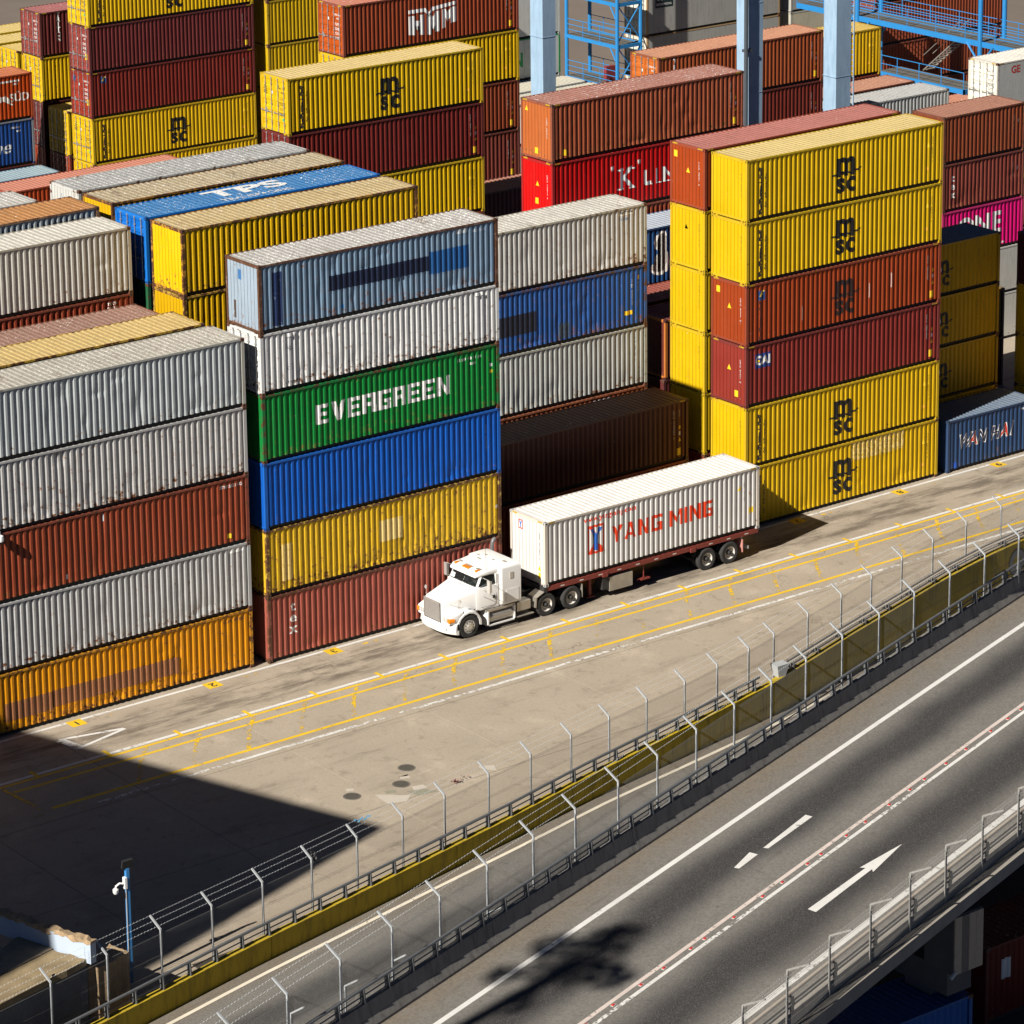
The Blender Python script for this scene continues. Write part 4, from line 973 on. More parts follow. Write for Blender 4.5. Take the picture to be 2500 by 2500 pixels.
# deck body below the road
M_CONC = m_plain('stained_concrete', (.27, .245, .21), .9, 0, .35, 1.1, .3)
M_CDARK = m_plain('dark_concrete', (.105, .10, .095), .9, 0, .4, 1.3, .3)
b = MB(); secs = []
for x in HX: secs.append([(x, hwy(-29.0, x), ZH-.01), (x, hwy(-40.95, x), ZH-.01), (x, hwy(-40.95, x), ZH-.45), (x, hwy(-39.2, x), ZH-.95), (x, hwy(-31.0, x), ZH-.95), (x, hwy(-29.0, x), ZH-.45)])
b.loft(secs, caps=True); struct(obj('highway_deck', b, M_CONC))
def hline(name, off, w, mat, z=ZH+.004, x0=-60, x1=64, n=60):
    return strip(name, [(x0+(x1-x0)*i/n, hwy(off, x0+(x1-x0)*i/n)) for i in range(n+1)], w, mat, z, hw)
hline('edge_line', -31.06, .20, m_roadpaint(WP, .2)); hline('centre_line', -34.90, .15, m_roadpaint((.66, .56, .50), .35)); hline('centre_line', -35.28, .14, m_roadpaint(WP, .40, 6.0)); hline('edge_line', -39.05, .24, m_roadpaint(WP, .4))
M_HWP = m_roadpaint(WP, .35)
def hp(x, d):   # point on the road: x along, d metres to the right of the centre line
    return (x+d*.316, hwy(-35.07, x)-d*.949)
b = MB(); A = [hp(*q) for q in ((-5.7, 1.98), (-2.05, 1.85), (-2.2, 2.12), (-1.95, 1.56))]
b.poly([(-5.04, -38.55, ZH+.004), (-4.98, -38.87, ZH+.004), (-1.35, -37.62, ZH+.004), (-1.47, -37.80, ZH+.004), (.81, -36.79, ZH+.004), (-1.58, -37.28, ZH+.004), (-1.45, -37.42, ZH+.004)]); obj('lane_arrow', b, m_roadpaint(WP, .12), hw)
b = MB(); b.poly([(-3.0, -34.1, ZH+.004), (-2.9, -34.24, ZH+.004), (.0, -33.24, ZH+.004), (-.08, -32.98, ZH+.004)]); obj('lane_arrow', b, m_roadpaint(WP, .2, 6), hw)
b = MB(); b.poly([(-4.79, -34.67, ZH+.004), (-4.71, -34.83, ZH+.004), (-3.49, -34.38, ZH+.004), (-3.59, -34.08, ZH+.004)]); obj('lane_arrow', b, m_roadpaint(WP, .3, 6), hw)
# red studs between the centre lines
M_STUD = m_plain('red_reflector', (.50, .02, .015), .35); M_STB = m_plain('stud_base', (.55, .52, .48), .6)
sb = MB(); sb.box(-.10, .10, -.055, .055, 0, .012, 1); sb.loft([[(-.075, -.04, .012), (.075, -.04, .012), (.075, .04, .012), (-.075, .04, .012)], [(-.05, -.03, .035), (.05, -.03, .035), (.05, .03, .035), (-.05, .03, .035)]], 0); SM = sb.mesh('road_stud', 2)
rs = random.Random(5)
for k in range(30):
    x = -17.2+1.42*k+rs.uniform(-.35, .35)
    tag(inst('road_stud', SM, [M_STUD, M_STB], None, (x, hwy(-35.09, x), ZH+.002), (0, 0, .32)), 'small red reflector stud between the white centre lines of the road', 'road stud', 'red studs along the centre line')
strip('ramp_edge_line', [(x, yb(x)-.62) for x in range(-60, 62, 2)], .16, m_roadpaint((.78, .70, .56), .15), .0, None)
o_ = bpy.data.objects['ramp_edge_line']; o_.parent = rp
for v in o_.data.vertices: v.co.z = zr(v.co.x)+.012

# ------------------------------------------------------------------ barriers and fences
M_GALV = m_plain('galvanised_steel', (.47, .49, .50), .45, .25, .18, 7)
M_RAIL = m_plain('grey_rail_paint', (.12, .125, .13), .55, .1, .25, 6)
M_RAILL = m_plain('tan_rail_paint', (.42, .36, .29), .6, 0, .2, 5)
def m_barrier(name, col, stain):
    t = NT(name); g = t.n.new('ShaderNodeNewGeometry').outputs['Position']
    mp = t.n.new('ShaderNodeMapping'); t.link(g, mp.inputs[0]); mp.inputs['Scale'].default_value = (1, 1, .15)
    c = t.mix(t.noise(g, .9, 5, .6), sc3(col, .75), sc3(col, 1.15)); c = t.mix(t.ramp(t.noise(mp.outputs[0], 5, 5, .65), .45, .7, 0, .6), c, stain)
    c = t.mix(t.ramp(t.noise(g, 14, 4, .7), .62, .7, 0, .5), c, sc3(stain, .6)); t.col(c); t.rough(.8); t.bump(t.noise(g, 12, 4), .25, .02); return t.m
M_YB = m_barrier('yellow_barrier_paint', (.44, .31, .010), (.14, .10, .012)); M_GB = m_barrier('grey_barrier_concrete', (.20, .19, .175), (.07, .065, .06))
def arc_pts(f, x0, x1, step):
    """points spaced by step along y = f(x)"""
    out = [(x0, f(x0))]; x = x0; acc = 0
    while x < x1:
        nx = x+.05; acc += math.hypot(.05, f(nx)-f(x)); x = nx
        if acc >= step: out.append((x, f(x))); acc = 0
    return out
def barrier(name, label, f, zf, ztop, prof, x0, x1, seglen, mat, rail_h, rail_mat, postgap, side, rails=True, railx=None, thick=.055):
    """prof(z0, z1): list of (offset towards +Y from f, z)"""
    r = thing(name, label, 'barrier', (x0, f(x0), 0))
    P = arc_pts(f, x0, x1, seglen)
    for a, c_ in zip(P, P[1:]):
        n = 4; b = MB(); secs = []
        for k in range(n+1):
            x = a[0]+(c_[0]-a[0])*k/n; gap = .015 if k == 0 else (-.015 if k == n else 0); x += gap
            secs.append([(x-x0-.32*o, f(x)-f(x0)+.95*o, z) for o, z in prof(zf(x), ztop)])
        b.loft(secs); obj('barrier_segment', b, mat, r)
    if rails:
        ra, rb = railx or (x0, x1)
        Q = arc_pts(f, ra, rb, postgap); off = side
        pm = MB(); pm.obox((0, 0, .22), (.028, 0, 0), (.012, .10, 0), (0, .02, .22)); pm.box(-.06, .06, -.1, .1, -.01, .02); PM = pm.mesh('rail_post', 1)
        for q in Q:
            s = (f(q[0]+.1)-f(q[0]))/.1
            inst('rail_post', PM, M_RAIL, r, (q[0]-x0-.32*off, q[1]-f(x0)+.95*off, ztop), (0, 0, math.atan(s)))
        tp = MB().path([(x-x0-.32*off, f(x)-f(x0)+.95*off, ztop+rail_h) for x, _ in [(ra+(rb-ra)*i/70, 0) for i in range(71)]], thick, 8); obj('top_rail', tp, rail_mat, r, smooth=True)
        tp = MB().path([(x-x0-.32*off, f(x)-f(x0)+.95*off, ztop+rail_h*.48) for x, _ in [(ra+(rb-ra)*i/70, 0) for i in range(71)]], .022, 6); obj('lower_rail', tp, rail_mat, r, smooth=True)
    return r
ybar = barrier('yellow_crash_barrier', 'yellow concrete barrier with grey pipe rail between yard and ramp lane', yb, zr, .82, lambda z0, z1: [(.03, z0-.3), (.02, z0+.10), (.01, z0+.30), (.0, z1), (.28, z1), (.30, -.3), (.30, z0-.3)], -34, 62, 9.6, M_YB, .46, M_RAIL, 1.24, .18, True, (-34, 12.6))
barrier('concrete_crash_barrier', 'grey concrete barrier with pipe rail along the left side of the highway', lambda x: hwy(-29.55, x), lambda x: ZH, ZH+.80, lambda z0, z1: [(.0, z0), (.0, z0+.08), (.13, z0+.33), (.2, z1), (.40, z1), (.60, z0)], -46, 56, 8.3, M_GB, .46, M_RAIL, 1.24, .30)
# tan hand rail and pipes on the higher part of the yellow wall
for o, z, rad, mm in ((.22, 1.12, .055, M_RAILL), (.40, 1.10, .05, M_RAIL), (.46, .95, .045, M_RAIL), (.14, .95, .022, M_RAILL), (.34, .90, .03, M_RAIL)):
    obj('wall_pipe', MB().path([(x-(-34), yb(x)-yb(-34)+o, z) for x in [14.6+i*.5 for i in range(90)]], rad, 8), mm, ybar, smooth=True)
for k in range(16):
    x = 15+1.9*k; b = MB(); b.box(x+34-.03, x+34+.03, yb(x)-yb(-34)+.1, yb(x)-yb(-34)+.5, .82, 1.12); obj('pipe_bracket', b, M_RAIL, ybar)
b = MB(); b.loft([[(-.16, -.16, 0), (.22, -.16, 0), (.22, .16, 0), (-.16, .16, 0)], [(-.28, -.22, .52), (.36, -.22, .52), (.36, .24, .52), (-.28, .24, .52)]]); tag(obj('utility_box', b, M_GALV, None, (14.05, yb(14.05)+.25, .82)), 'tapered grey metal box on the yellow wall at the end of its pipes', 'utility box')
# graffiti on the far part of the yellow wall
gr = MB(); gx = 32.9; gr.lathe((0, 0, 0), (0, -1, 0), [(0, .30), (0, .58)], 26); gr.lathe((0, 0, 0), (0, -1, 0), [(.002, .58), (.002, .64)], 26, 1)
gr.quad((-.9, -.003, -.1), (-.9, -.003, -.16), (-4.5, .0, -.5), (-4.5, .0, -.42), 1); gr.quad((-1.0, -.003, -.75), (-.6, -.003, -.75), (-.7, -.003, -.3), (-.9, -.003, -.3), 1)
obj('graffiti', gr, [m_decal((.22, .22, .21), .2), m_decal(BLACK, .2)], ybar, (gx+34, yb(gx)-yb(-34)-.03, -.05), (0, 0, .16))

M_WIRE = m_plain('fence_wire', (.15, .15, .145), .5, .2, .2, 5)
def fence_mesh(h, w=1.0):
    b = MB(); n = 48
    for i in range(n+1):
        x = i/n; n0 = len(b.v); b.tube((x, 0, .05), (x, 0, h), .0030, 3, cap=False)
        for k in range(n0, len(b.v)): b.v[k] = (x+(b.v[k][0]-x)/2.45, b.v[k][1], b.v[k][2])
    for z in (.08, .45, .52, 1.0, 1.07, 1.55, 1.62, h-.08, h-.02):
        if z < h: b.tube((0, -.012, z), (1, -.012, z), .0045, 3, cap=False)
    return b.mesh('mesh_panel', 1, fix=False)
def fence(name, label, pts, z0, h, arm, mat=M_GALV, mesh_h=None, barbed=True, post_bottom=0.0):
    """pts: post positions (x, y); arm: offset of the arm tip from the bend"""
    r = thing(name, label, 'fence', (pts[0][0], pts[0][1], z0(pts[0][0])))
    ox, oy, oz = r.location; FM = fence_mesh(mesh_h or h-.12); mm_ = M_WIRE if mat is M_GALV else mat; A = Vector(arm)
    for i, (x, y) in enumerate(pts):
        px, py = pts[max(i-1, 0)]; qx, qy = pts[min(i+1, len(pts)-1)]; d = Vector((qx-px, qy-py, 0)).normalized(); nn = Vector((-d.y, d.x, 0))
        zb = z0(x); base = Vector((x-ox, y-oy, zb-oz)); b = MB()
        b.obox(base+Vector((0, 0, (h-post_bottom)/2+post_bottom)), d*.028, nn*.028, (0, 0, (h-post_bottom)/2))
        at = nn*A.y+Vector((0, 0, A.z)); an = at.normalized()
        b.obox(base+Vector((0, 0, h))+at*.5, d*.031, an.cross(d)*.027, at*.5)
        b.box(base.x-.09, base.x+.09, base.y-.09, base.y+.09, base.z+post_bottom, base.z+post_bottom+.015)
        obj('post', b, mat, r)
    for (x0, y0), (x1, y1) in zip(pts, pts[1:]):
        ln = math.hypot(x1-x0, y1-y0); za, zb = z0(x0), z0(x1)
        o = inst('mesh_panel', FM, mm_, r, (x0-ox, y0-oy, za-oz), (0, 0, math.atan2(y1-y0, x1-x0)), (ln, 1, 1))
        o['kind'] = 'stuff'
    if barbed:
        for k in (.25, .62, .97):
            W_ = []
            for i, (x, y) in enumerate(pts):
                px, py = pts[max(i-1, 0)]; qx, qy = pts[min(i+1, len(pts)-1)]; d = Vector((qx-px, qy-py, 0)).normalized(); nn = Vector((-d.y, d.x, 0))
                W_.append(Vector((x-ox, y-oy, z0(x)-oz+h))+(nn*A.y+Vector((0, 0, A.z)))*k)
            b = MB().path(W_, .004, 3)
            for a, c_ in zip(W_, W_[1:]):
                for q in range(1, 16):
                    p = a+(c_-a)*q/16; b.tube(p+Vector((-.02, .0, -.025)), p+Vector((.02, 0, .025)), .003, 3, cap=False); b.tube(p+Vector((.0, .025, -.02)), p+Vector((0, -.025, .02)), .003, 3, cap=False)
            o = obj('barbed_wire', b, mat, r); o['kind'] = 'stuff'
    return r
YBD = [(-29.5, -25.25), (-27.05, -24.68), (-24.65, -24.13), (-22.2, -23.57), (-19.82, -23.07), (-17.5, -22.6), (-15.13, -22.12), (-12.76, -21.63), (-10.49, -21.14), (-8.15, -20.64), (-5.88, -20.09), (-3.49, -19.58), (-1.15, -19.08), (1.15, -18.6), (3.4, -18.1), (5.65, -17.63), (7.97, -17.16), (10.1, -16.63), (12.27, -16.04), (14.1, -15.5), (16.74, -14.62), (19.33, -13.83), (21.85, -12.97), (24.42, -12.13), (27.04, -11.32), (29.74, -10.63), (32.41, -10.13), (35.1, -9.65), (37.8, -9.25), (40.6, -8.9)]
fence('mesh_fence', 'galvanised mesh fence with bent posts and barbed wire along the edge of the yard', YBD, lambda x: 0, 2.5, (0, .50, .37))
HP_ = [(-29.2, -38.95), (-26.7, -38.05), (-24.24, -37.2), (-21.75, -36.34), (-19.25, -35.5), (-16.82, -34.66), (-14.32, -33.79), (-11.8, -32.92), (-9.43, -32.12), (-6.92, -31.26), (-4.5, -30.4), (-2.0, -29.5), (.5, -28.62), (2.98, -27.78), (5.43, -26.91), (8.01, -26.05), (10.62, -25.25), (13.21, -24.44), (15.78, -23.74), (18.3, -23.1), (20.9, -22.4), (23.5, -21.75), (26, -21.1)]
fence('mesh_fence', 'galvanised mesh fence with bent posts along the left side of the highway', HP_, lambda x: ZH, 2.5, (0, .53, .40))
SP_ = [(-25.0, -31.8), (-22.4, -31.3), (-19.85, -30.77), (-17.44, -30.29), (-15.18, -29.8), (-12.91, -29.38), (-10.6, -28.9), (-8.3, -28.4)]
fence('mesh_fence', 'low fence with outward bent posts glimpsed behind the highway fence', SP_, lambda x: 0, 2.5, (0, -.55, .38), barbed=False)
# right hand parapet
RB = [(-16.3, -46.15), (-13.75, -45.3), (-11.21, -44.41), (-8.65, -43.49), (-6.17, -42.66), (-3.63, -41.77), (-1.28, -40.97), (1.26, -40.08), (3.8, -39.22), (6.35, -38.35), (8.9, -37.5), (11.5, -36.6), (14, -35.8)]
def rbf(x): return .342*x-40.52
prp = thing('bridge_parapet', 'concrete parapet with tan rails along the near side of the highway', 'parapet', (-40, rbf(-40), ZH))
P = arc_pts(rbf, -40, 40, 7.5)
for a, c_ in zip(P, P[1:]):
    b = MB(); secs = []
    for x in (a[0]+.012, c_[0]-.012): secs.append([(x+40-.32*o, rbf(x)-rbf(-40)+.95*o, z) for o, z in ((.0, -.88), (.0, .28), (.34, .28), (.38, .0), (.5, -.3), (.5, -.88))])
    b.loft(secs); obj('parapet_segment', b, M_CONC, prp)
for o, z, rad, mm in ((.16, .95, .06, M_RAILL), (.16, .62, .03, M_RAILL), (.16, .48, .03, M_RAILL)):
    obj('hand_rail', MB().path([(x+40-.32*o, rbf(x)-rbf(-40)+.95*o, z) for x in range(-40, 41, 4)], rad, 8), mm, prp, smooth=True)
pm = MB()
for k in range(5):
    a0, a1 = k/5, (k+1)/5
    pm.obox((0, -.05+.18*((a0+a1)/2-.5)**2*4, .28+.65*(a0+a1)/2), (.05, 0, 0), (0, .035, 0), (0, 0, .075))
PMM = pm.mesh('rail_post', 1)
for x, y in RB+[(16.6, rbf(16.6))]: inst('rail_post', PMM, M_CDARK, prp, (x+.55+40, rbf(x+.55)-rbf(-40)+.15, 0), (0, 0, .33))
fence('mesh_fence', 'mesh fence on dark posts outside the near side of the highway', RB, lambda x: ZH, 2.0, (0, -.75, .38), mat=m_plain('weathered_steel', (.30, .29, .27), .55, .2, .3, 6), mesh_h=1.88, post_bottom=-.55)
# under the deck at bottom right
pr_ = thing('bridge_pier', 'concrete bridge pier with a boarded light box face under the highway edge', 'pier', (.75, -39.9, -3))
b = MB(); b.box(-.6, .7, -.05, 1.3, 4.1, 6.2); obj('pier_head', b, M_CDARK, pr_)
for k in range(4):
    b = MB(); b.box(-.58+.325*k, -.58+.325*k+.315, -.11, -.055, 4.12, 6.15); obj('board', b, m_plain('pale_board', (.46, .37, .27), .8, 0, .2, 4) if k != 1 else m_plain('dark_board', (.20, .17, .14), .8, 0, .2, 4), pr_)  # sunlight on the concrete pier face, put into the colour of these strips
b = MB(); b.box(-.5, .6, .3, 6.0, 3.2, 4.1); b.box(-.4, .5, 1.2, 2.4, 0, 3.2); obj('pier_column', b, M_CDARK, pr_)
b = MB(); b.tube((-.75, -.1, 4.05), (-.55, -.15, 4.25), .07, 8); obj('spotlight', b, M_GALV, pr_)
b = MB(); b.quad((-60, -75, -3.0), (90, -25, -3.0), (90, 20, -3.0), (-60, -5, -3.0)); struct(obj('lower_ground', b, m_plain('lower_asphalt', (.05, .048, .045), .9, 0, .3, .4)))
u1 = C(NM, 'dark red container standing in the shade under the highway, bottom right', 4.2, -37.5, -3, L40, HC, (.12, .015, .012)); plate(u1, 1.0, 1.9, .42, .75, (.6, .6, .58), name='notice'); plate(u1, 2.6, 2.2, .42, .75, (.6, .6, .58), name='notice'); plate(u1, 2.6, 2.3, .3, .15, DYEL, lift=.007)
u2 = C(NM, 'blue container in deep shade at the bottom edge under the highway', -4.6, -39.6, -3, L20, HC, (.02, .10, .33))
strip('yellow_line', [(-10, -42.6), (30, -31.5)], .15, M_YP, -2.99, bpy.data.objects['lower_ground'])
for k in range(40): pass
# ------------------------------------------------------------------ truck
M_WHITE = m_plain('white_truck_paint', (.80, .79, .77), .28, 0, .03, 2); M_CHR = m_plain('chrome', (.62, .60, .56), .35, .55, .1, 8)
M_BLK = m_plain('black_plastic', (.02, .02, .02), .6); M_TYRE = m_plain('tyre_rubber', (.035, .034, .033), .85, 0, .35, 9, .3); M_RIM = m_plain('rim_steel', (.62, .58, .52), .5, .15, .25, 6)
M_AMB = m_plain('amber_lens', (.75, .22, .01), .25); M_LAMP = m_plain('headlamp_glass', (.70, .70, .68), .15, .3); M_DRED = m_plain('trailer_red_paint', (.20, .035, .025), .6, 0, .3, 5)
M_ALU = m_plain('dull_aluminium', (.42, .39, .34), .4, .55, .3, 5); M_CHAS = m_plain('chassis_black', (.028, .027, .026), .7, 0, .4, 5)
gl = NT('cab_glass'); gl.col((.05, .06, .06)); gl.rough(.03); gl.b.inputs['Transmission Weight'].default_value = .75; gl.b.inputs['IOR'].default_value = 1.2; M_GLASS = gl.m
def ring(x, y0, y1, z0, z1, r, n=4):
    """rounded rectangle in the YZ plane"""
    r = min(r, (y1-y0)/2-.001, (z1-z0)/2-.001); P = []
    for cy, cz, a0 in ((y1-r, z1-r, 0), (y0+r, z1-r, 90), (y0+r, z0+r, 180), (y1-r, z0+r, 270)):
        for k in range(n+1):
            a = R(a0+90*k/n); P.append((x, cy+r*math.cos(a), cz+r*math.sin(a)))
    return P
tk = thing('truck_tractor', 'white conventional truck tractor pulling the trailer along the front stacks', 'truck', (7.2, -1.6, 0))
def wheel_meshes(r=.5, w=.28):
    t_ = MB(); t_.lathe((0, 0, 0), (0, -1, 0), [(.0, r*.58), (.03, r*.62), (.02, r*.93), (.05, r), (w-.05, r), (w-.02, r*.93), (w-.015, r*.66), (w-.03, r*.60), (w-.10, r*.58)], 32)
    for k in range(48):
        a = 2*math.pi*k/48; c_, s_ = math.cos(a), math.sin(a)
        t_.obox(((r+.004)*c_, -(.06+w/2-.06), (r+.004)*s_), (-.012*s_, 0, .012*c_), (0, w*.36, 0), (.006*c_, 0, .006*s_))
    d = MB(); d.lathe((0, 0, 0), (0, -1, 0), [(w-.05, r*.60), (w-.025, r*.585), (w-.06, r*.53), (w-.13, r*.50), (w-.15, r*.30), (w-.15, r*.16)], 28)
    f = MB(); f.lathe((0, 0, 0), (0, -1, 0), [(w-.05, r*.60), (w-.02, r*.585), (w-.035, r*.52), (w-.005, r*.34), (w-.005, r*.24), (w+.03, r*.22), (w+.03, 0.001)], 28)
    for k in range(10):
        a = 2*math.pi*k/10; f.tube((r*.29*math.cos(a), -w, r*.29*math.sin(a)), (r*.29*math.cos(a), -w-.03, r*.29*math.sin(a)), .016, 6)
        a += .3; f.lathe((r*.44*math.cos(a), -w-.0, r*.44*math.sin(a)), (0, -1, 0), [(.01, .028), (.01, .0005)], 8, 1)
    h = MB(); h.lathe((0, 0, 0), (0, -1, 0), [(w-.22, r*.30), (w-.05, r*.19), (w+.0, r*.17), (w+.02, r*.1), (w+.02, .001)], 20)
    for k in range(10):
        a = 2*math.pi*k/10; h.tube((r*.36*math.cos(a), -w+.15, r*.36*math.sin(a)), (r*.36*math.cos(a), -w+.11, r*.36*math.sin(a)), .018, 6)
    return t_.mesh('tyre', 1, True), d.mesh('wheel', 1, True), f.mesh('wheel', 2, True), h.mesh('hub', 1, True)
TY, RIMD, RIMF, HUB = wheel_meshes()
def wheel(parent, x, y, front=False, flip=False):
    o = inst('wheel', RIMF if front else RIMD, [M_CHR if front else M_RIM, M_BLK], parent, (x, y, .5), (0, random.uniform(0, 6), math.pi if flip else 0) if False else (0, 0, math.pi if flip else 0))
    inst('tyre', TY, M_TYRE, o)
    if not front: inst('hub', HUB, M_CHAS, o)
    return o
for fl in (False, True):
    s = -1 if not fl else 1
    wheel(tk, 1.05, s*(1.25-.28), True, fl)
    for x in (5.2, 6.58): wheel(tk, x, s*(1.25-.28), False, fl); wheel(tk, x, s*(1.25-.62), False, fl)
def lo(name, secs, mat=M_WHITE, smooth=True, par=tk): return obj(name, MB().loft(secs), mat, par, smooth=smooth)
# hood, cowl
lo('hood', [ring(.06, -.60, .60, .72, 1.60, .10), ring(.20, -.66, .66, .72, 1.66, .12), ring(.8, -.80, .80, .80, 1.80, .16), ring(1.45, -.95, .95, .95, 1.95, .18), ring(1.66, -1.0, 1.0, 1.0, 2.0, .16)])
gr = MB(); gr.box(.0, .06, -.55, .55, .74, 1.58, 0)
for k in range(15): gr.box(-.018, .02, -.50, .50, .785+.053*k, .818+.053*k, 1)
for s in (-.55, .52): gr.box(-.02, .03, s, s+.03, .74, 1.58, 1)
gr.box(-.02, .03, -.55, .55, 1.575, 1.62, 1); obj('grille', gr, [M_BLK, M_CHR], tk)
# bumper with rounded corners
bs = []
for a in range(0, 13):
    t_ = a/12; y = -1.24+2.48*t_; xo = .0+.34*abs(2*t_-1)**3.0
    bs.append([(xo+.08, y, .26), (xo+.02, y, .30), (xo-.02, y, .45), (xo, y, .66), (xo+.05, y, .74), (xo+.16, y, .74), (xo+.16, y, .26)])
lo('bumper', bs)
b = MB(); b.box(-.035, .0, -.26, .16, .42, .53); obj('number_plate', b, m_plain('plate_white', (.6, .58, .52), .5), tk)
for s in (-1, 1):
    b = MB(); b.box(.06, .14, s*.86-.06, s*.86+.06, .47, .56); obj('fog_lamp', b, M_LAMP, tk)
# fenders
for s in (-1, 1):
    secs = []
    for k in range(9):
        a = R(-8+ (196)*k/8); rr = .66; x = 1.05-rr*math.cos(a); z = .58+.62*math.sin(a)
        xi = 1.05-.56*math.cos(a); zi = .55+.54*math.sin(a)
        secs.append([(x, s*.62, z+.04), (x, s*1.13, z+.03), (x, s*1.24, z-.05), (xi, s*1.24, zi), (xi, s*.62, zi)])
    lo('fender', secs)
    lo('fender_nose', [ring(.10, min(s*.58, s*1.12), max(s*.58, s*1.12), .72, 1.10, .08), ring(.45, min(s*.58, s*1.22), max(s*.58, s*1.22), .74, 1.20, .1), ring(.75, min(s*.6, s*1.2), max(s*.6, s*1.2), 1.02, 1.26, .08)])
    b = MB(); b.box(.07, .13, min(s*.66, s*1.0), max(s*.66, s*1.0), .84, 1.02); obj('headlight', b, M_CHR, tk)
    for q in (.74, .9):
        b = MB(); b.box(.055, .08, s*q-.065, s*q+.065, .87, .99); obj('headlamp', b, M_LAMP, tk)
    b = MB(); b.loft([ring(.07, min(s*1.0, s*1.16), max(s*1.0, s*1.16), .82, 1.02, .04), ring(.30, min(s*1.04, s*1.225), max(s*1.04, s*1.225), .84, 1.0, .04)]); obj('turn_signal', b, M_AMB, tk, smooth=True)
# cab
lo('cab_body', [ring(1.60, -1.0, 1.0, 1.0, 2.02, .08), ring(1.78, -1.06, 1.06, .98, 2.02, .05), ring(2.72, -1.10, 1.10, .98, 2.02, .05)])
lo('cab_roof', [ring(1.66, -.90, .90, 2.42, 2.52, .04), ring(1.86, -.98, .98, 2.42, 2.64, .09), ring(2.3, -1.0, 1.0, 2.42, 2.68, .10), ring(2.85, -1.04, 1.04, 2.42, 2.74, .12)])
lo('sleeper', [ring(2.70, -1.02, 1.02, .98, 2.70, .10), ring(2.86, -1.18, 1.18, .97, 2.74, .14), ring(3.60, -1.20, 1.20, .97, 2.76, .16), ring(3.84, -1.20, 1.20, .97, 2.72, .14), ring(3.88, -1.16, 1.16, 1.02, 2.66, .12)])
for s in (-1, 1):
    b = MB(); b.loft([[(1.62, s*.92, 2.0), (1.70, s*.99, 2.0), (1.70, s*.88, 2.0)], [(1.86, s*.90, 2.46), (1.94, s*.97, 2.46), (1.94, s*.86, 2.46)]]); obj('pillar', b, M_WHITE, tk); b = MB(); b.box(2.58, 2.72, min(s*1.0, s*1.08), max(s*1.0, s*1.08), 2.0, 2.46); obj('pillar', b, M_WHITE, tk)
    b = MB(); b.poly([(1.74, s*1.055, 2.02), (2.58, s*1.065, 2.02), (2.56, s*1.02, 2.43), (1.92, s*.99, 2.43)]); obj('side_window', b, M_GLASS, tk)
    b = MB(); b.quad((1.625, s*.02, 2.0), (1.64, s*.90, 2.0), (1.87, s*.86, 2.44), (1.855, s*.02, 2.44)); obj('windscreen', b, M_GLASS, tk)
    dr = MB(); y = s*1.112
    P = [(1.80, 1.15), (1.86, 1.12), (2.44, 1.12), (2.56, 1.2), (2.60, 1.5), (2.60, 2.38), (2.5, 2.46)]
    for a, c_ in zip(P, P[1:]): dr.tube((a[0], y-s*.012-(s*.09 if a[1] > 2 else 0), a[1]), (c_[0], y-s*.012-(s*.09 if c_[1] > 2 else 0), c_[1]), .012, 5)
    obj('door_seal', dr, m_plain('grey_seal', (.25, .25, .25), .7), tk)
    b = MB(); b.box(2.40, 2.52, min(y, y+s*.02), max(y, y+s*.02), 1.42, 1.56); obj('door_handle', b, M_BLK, tk)
    b = MB(); b.box(3.05, 3.72, min(s*1.195, s*1.212), max(s*1.195, s*1.212), 1.12, 1.68); obj('locker_door', b, M_WHITE, tk)
    b = MB(); b.box(3.25, 3.42, min(s*1.195, s*1.215), max(s*1.195, s*1.215), 2.15, 2.42); obj('vent', b, M_CHR, tk)
    # mirrors
    m_ = MB(); yy = s*1.42
    m_.loft([ring(1.86, min(yy, yy+s*.2), max(yy, yy+s*.2), 1.86, 2.44, .04), ring(1.98, min(yy, yy+s*.2), max(yy, yy+s*.2), 1.90, 2.40, .04)]); obj('mirror', m_, M_CHR, tk)
    m_ = MB()
    for z in (1.90, 2.42): m_.tube((1.92, s*1.05, z), (1.92, s*1.5, z), .012, 5)
    m_.tube((1.9, s*1.08, 1.62), (1.92, s*1.5, 1.88), .012, 5); obj('mirror_bracket', m_, M_CHR, tk)
    m_ = MB(); p = Vector((.55, s*1.12, 1.2))
    m_.tube(p, p+Vector((.02, s*.05, .52)), .012, 5); m_.tube(p+Vector((0, 0, .45)), (.25, s*.75, 1.62), .008, 4); m_.tube(p+Vector((0, 0, .25)), (.95, s*1.0, 1.3), .008, 4); m_.lathe(p+Vector((.02, s*.08, .52)), (-1, 0, .2), [(0, .001), (0, .085), (-.05, .06), (-.07, .001)], 12); obj('hood_mirror', m_, M_CHR, tk)
    # steps, tank, fairings
    lo('fuel_tank', [[(x, s*.88+.31*math.cos(R(30*k)), .57+.28*math.sin(R(30*k))) for k in range(12)] for x in (2.1, 3.45)], M_ALU)
    b = MB(); b.box(2.05, 3.52, min(s*1.16, s*1.22), max(s*1.16, s*1.22), .25, .31); b.box(2.05, 2.11, min(s*.7, s*1.22), max(s*.7, s*1.22), .25, .90); b.box(3.46, 3.52, min(s*.7, s*1.22), max(s*.7, s*1.22), .25, .9); obj('tank_frame', b, M_WHITE, tk)
    b = MB(); b.box(2.02, 3.55, min(s*.6, s*1.16), max(s*.6, s*1.16), .86, .97); obj('running_board', b, M_ALU, tk)
    b = MB(); b.box(3.62, 4.35, min(s*.75, s*1.2), max(s*.75, s*1.2), .55, .95); obj('tool_box', b, M_ALU, tk)
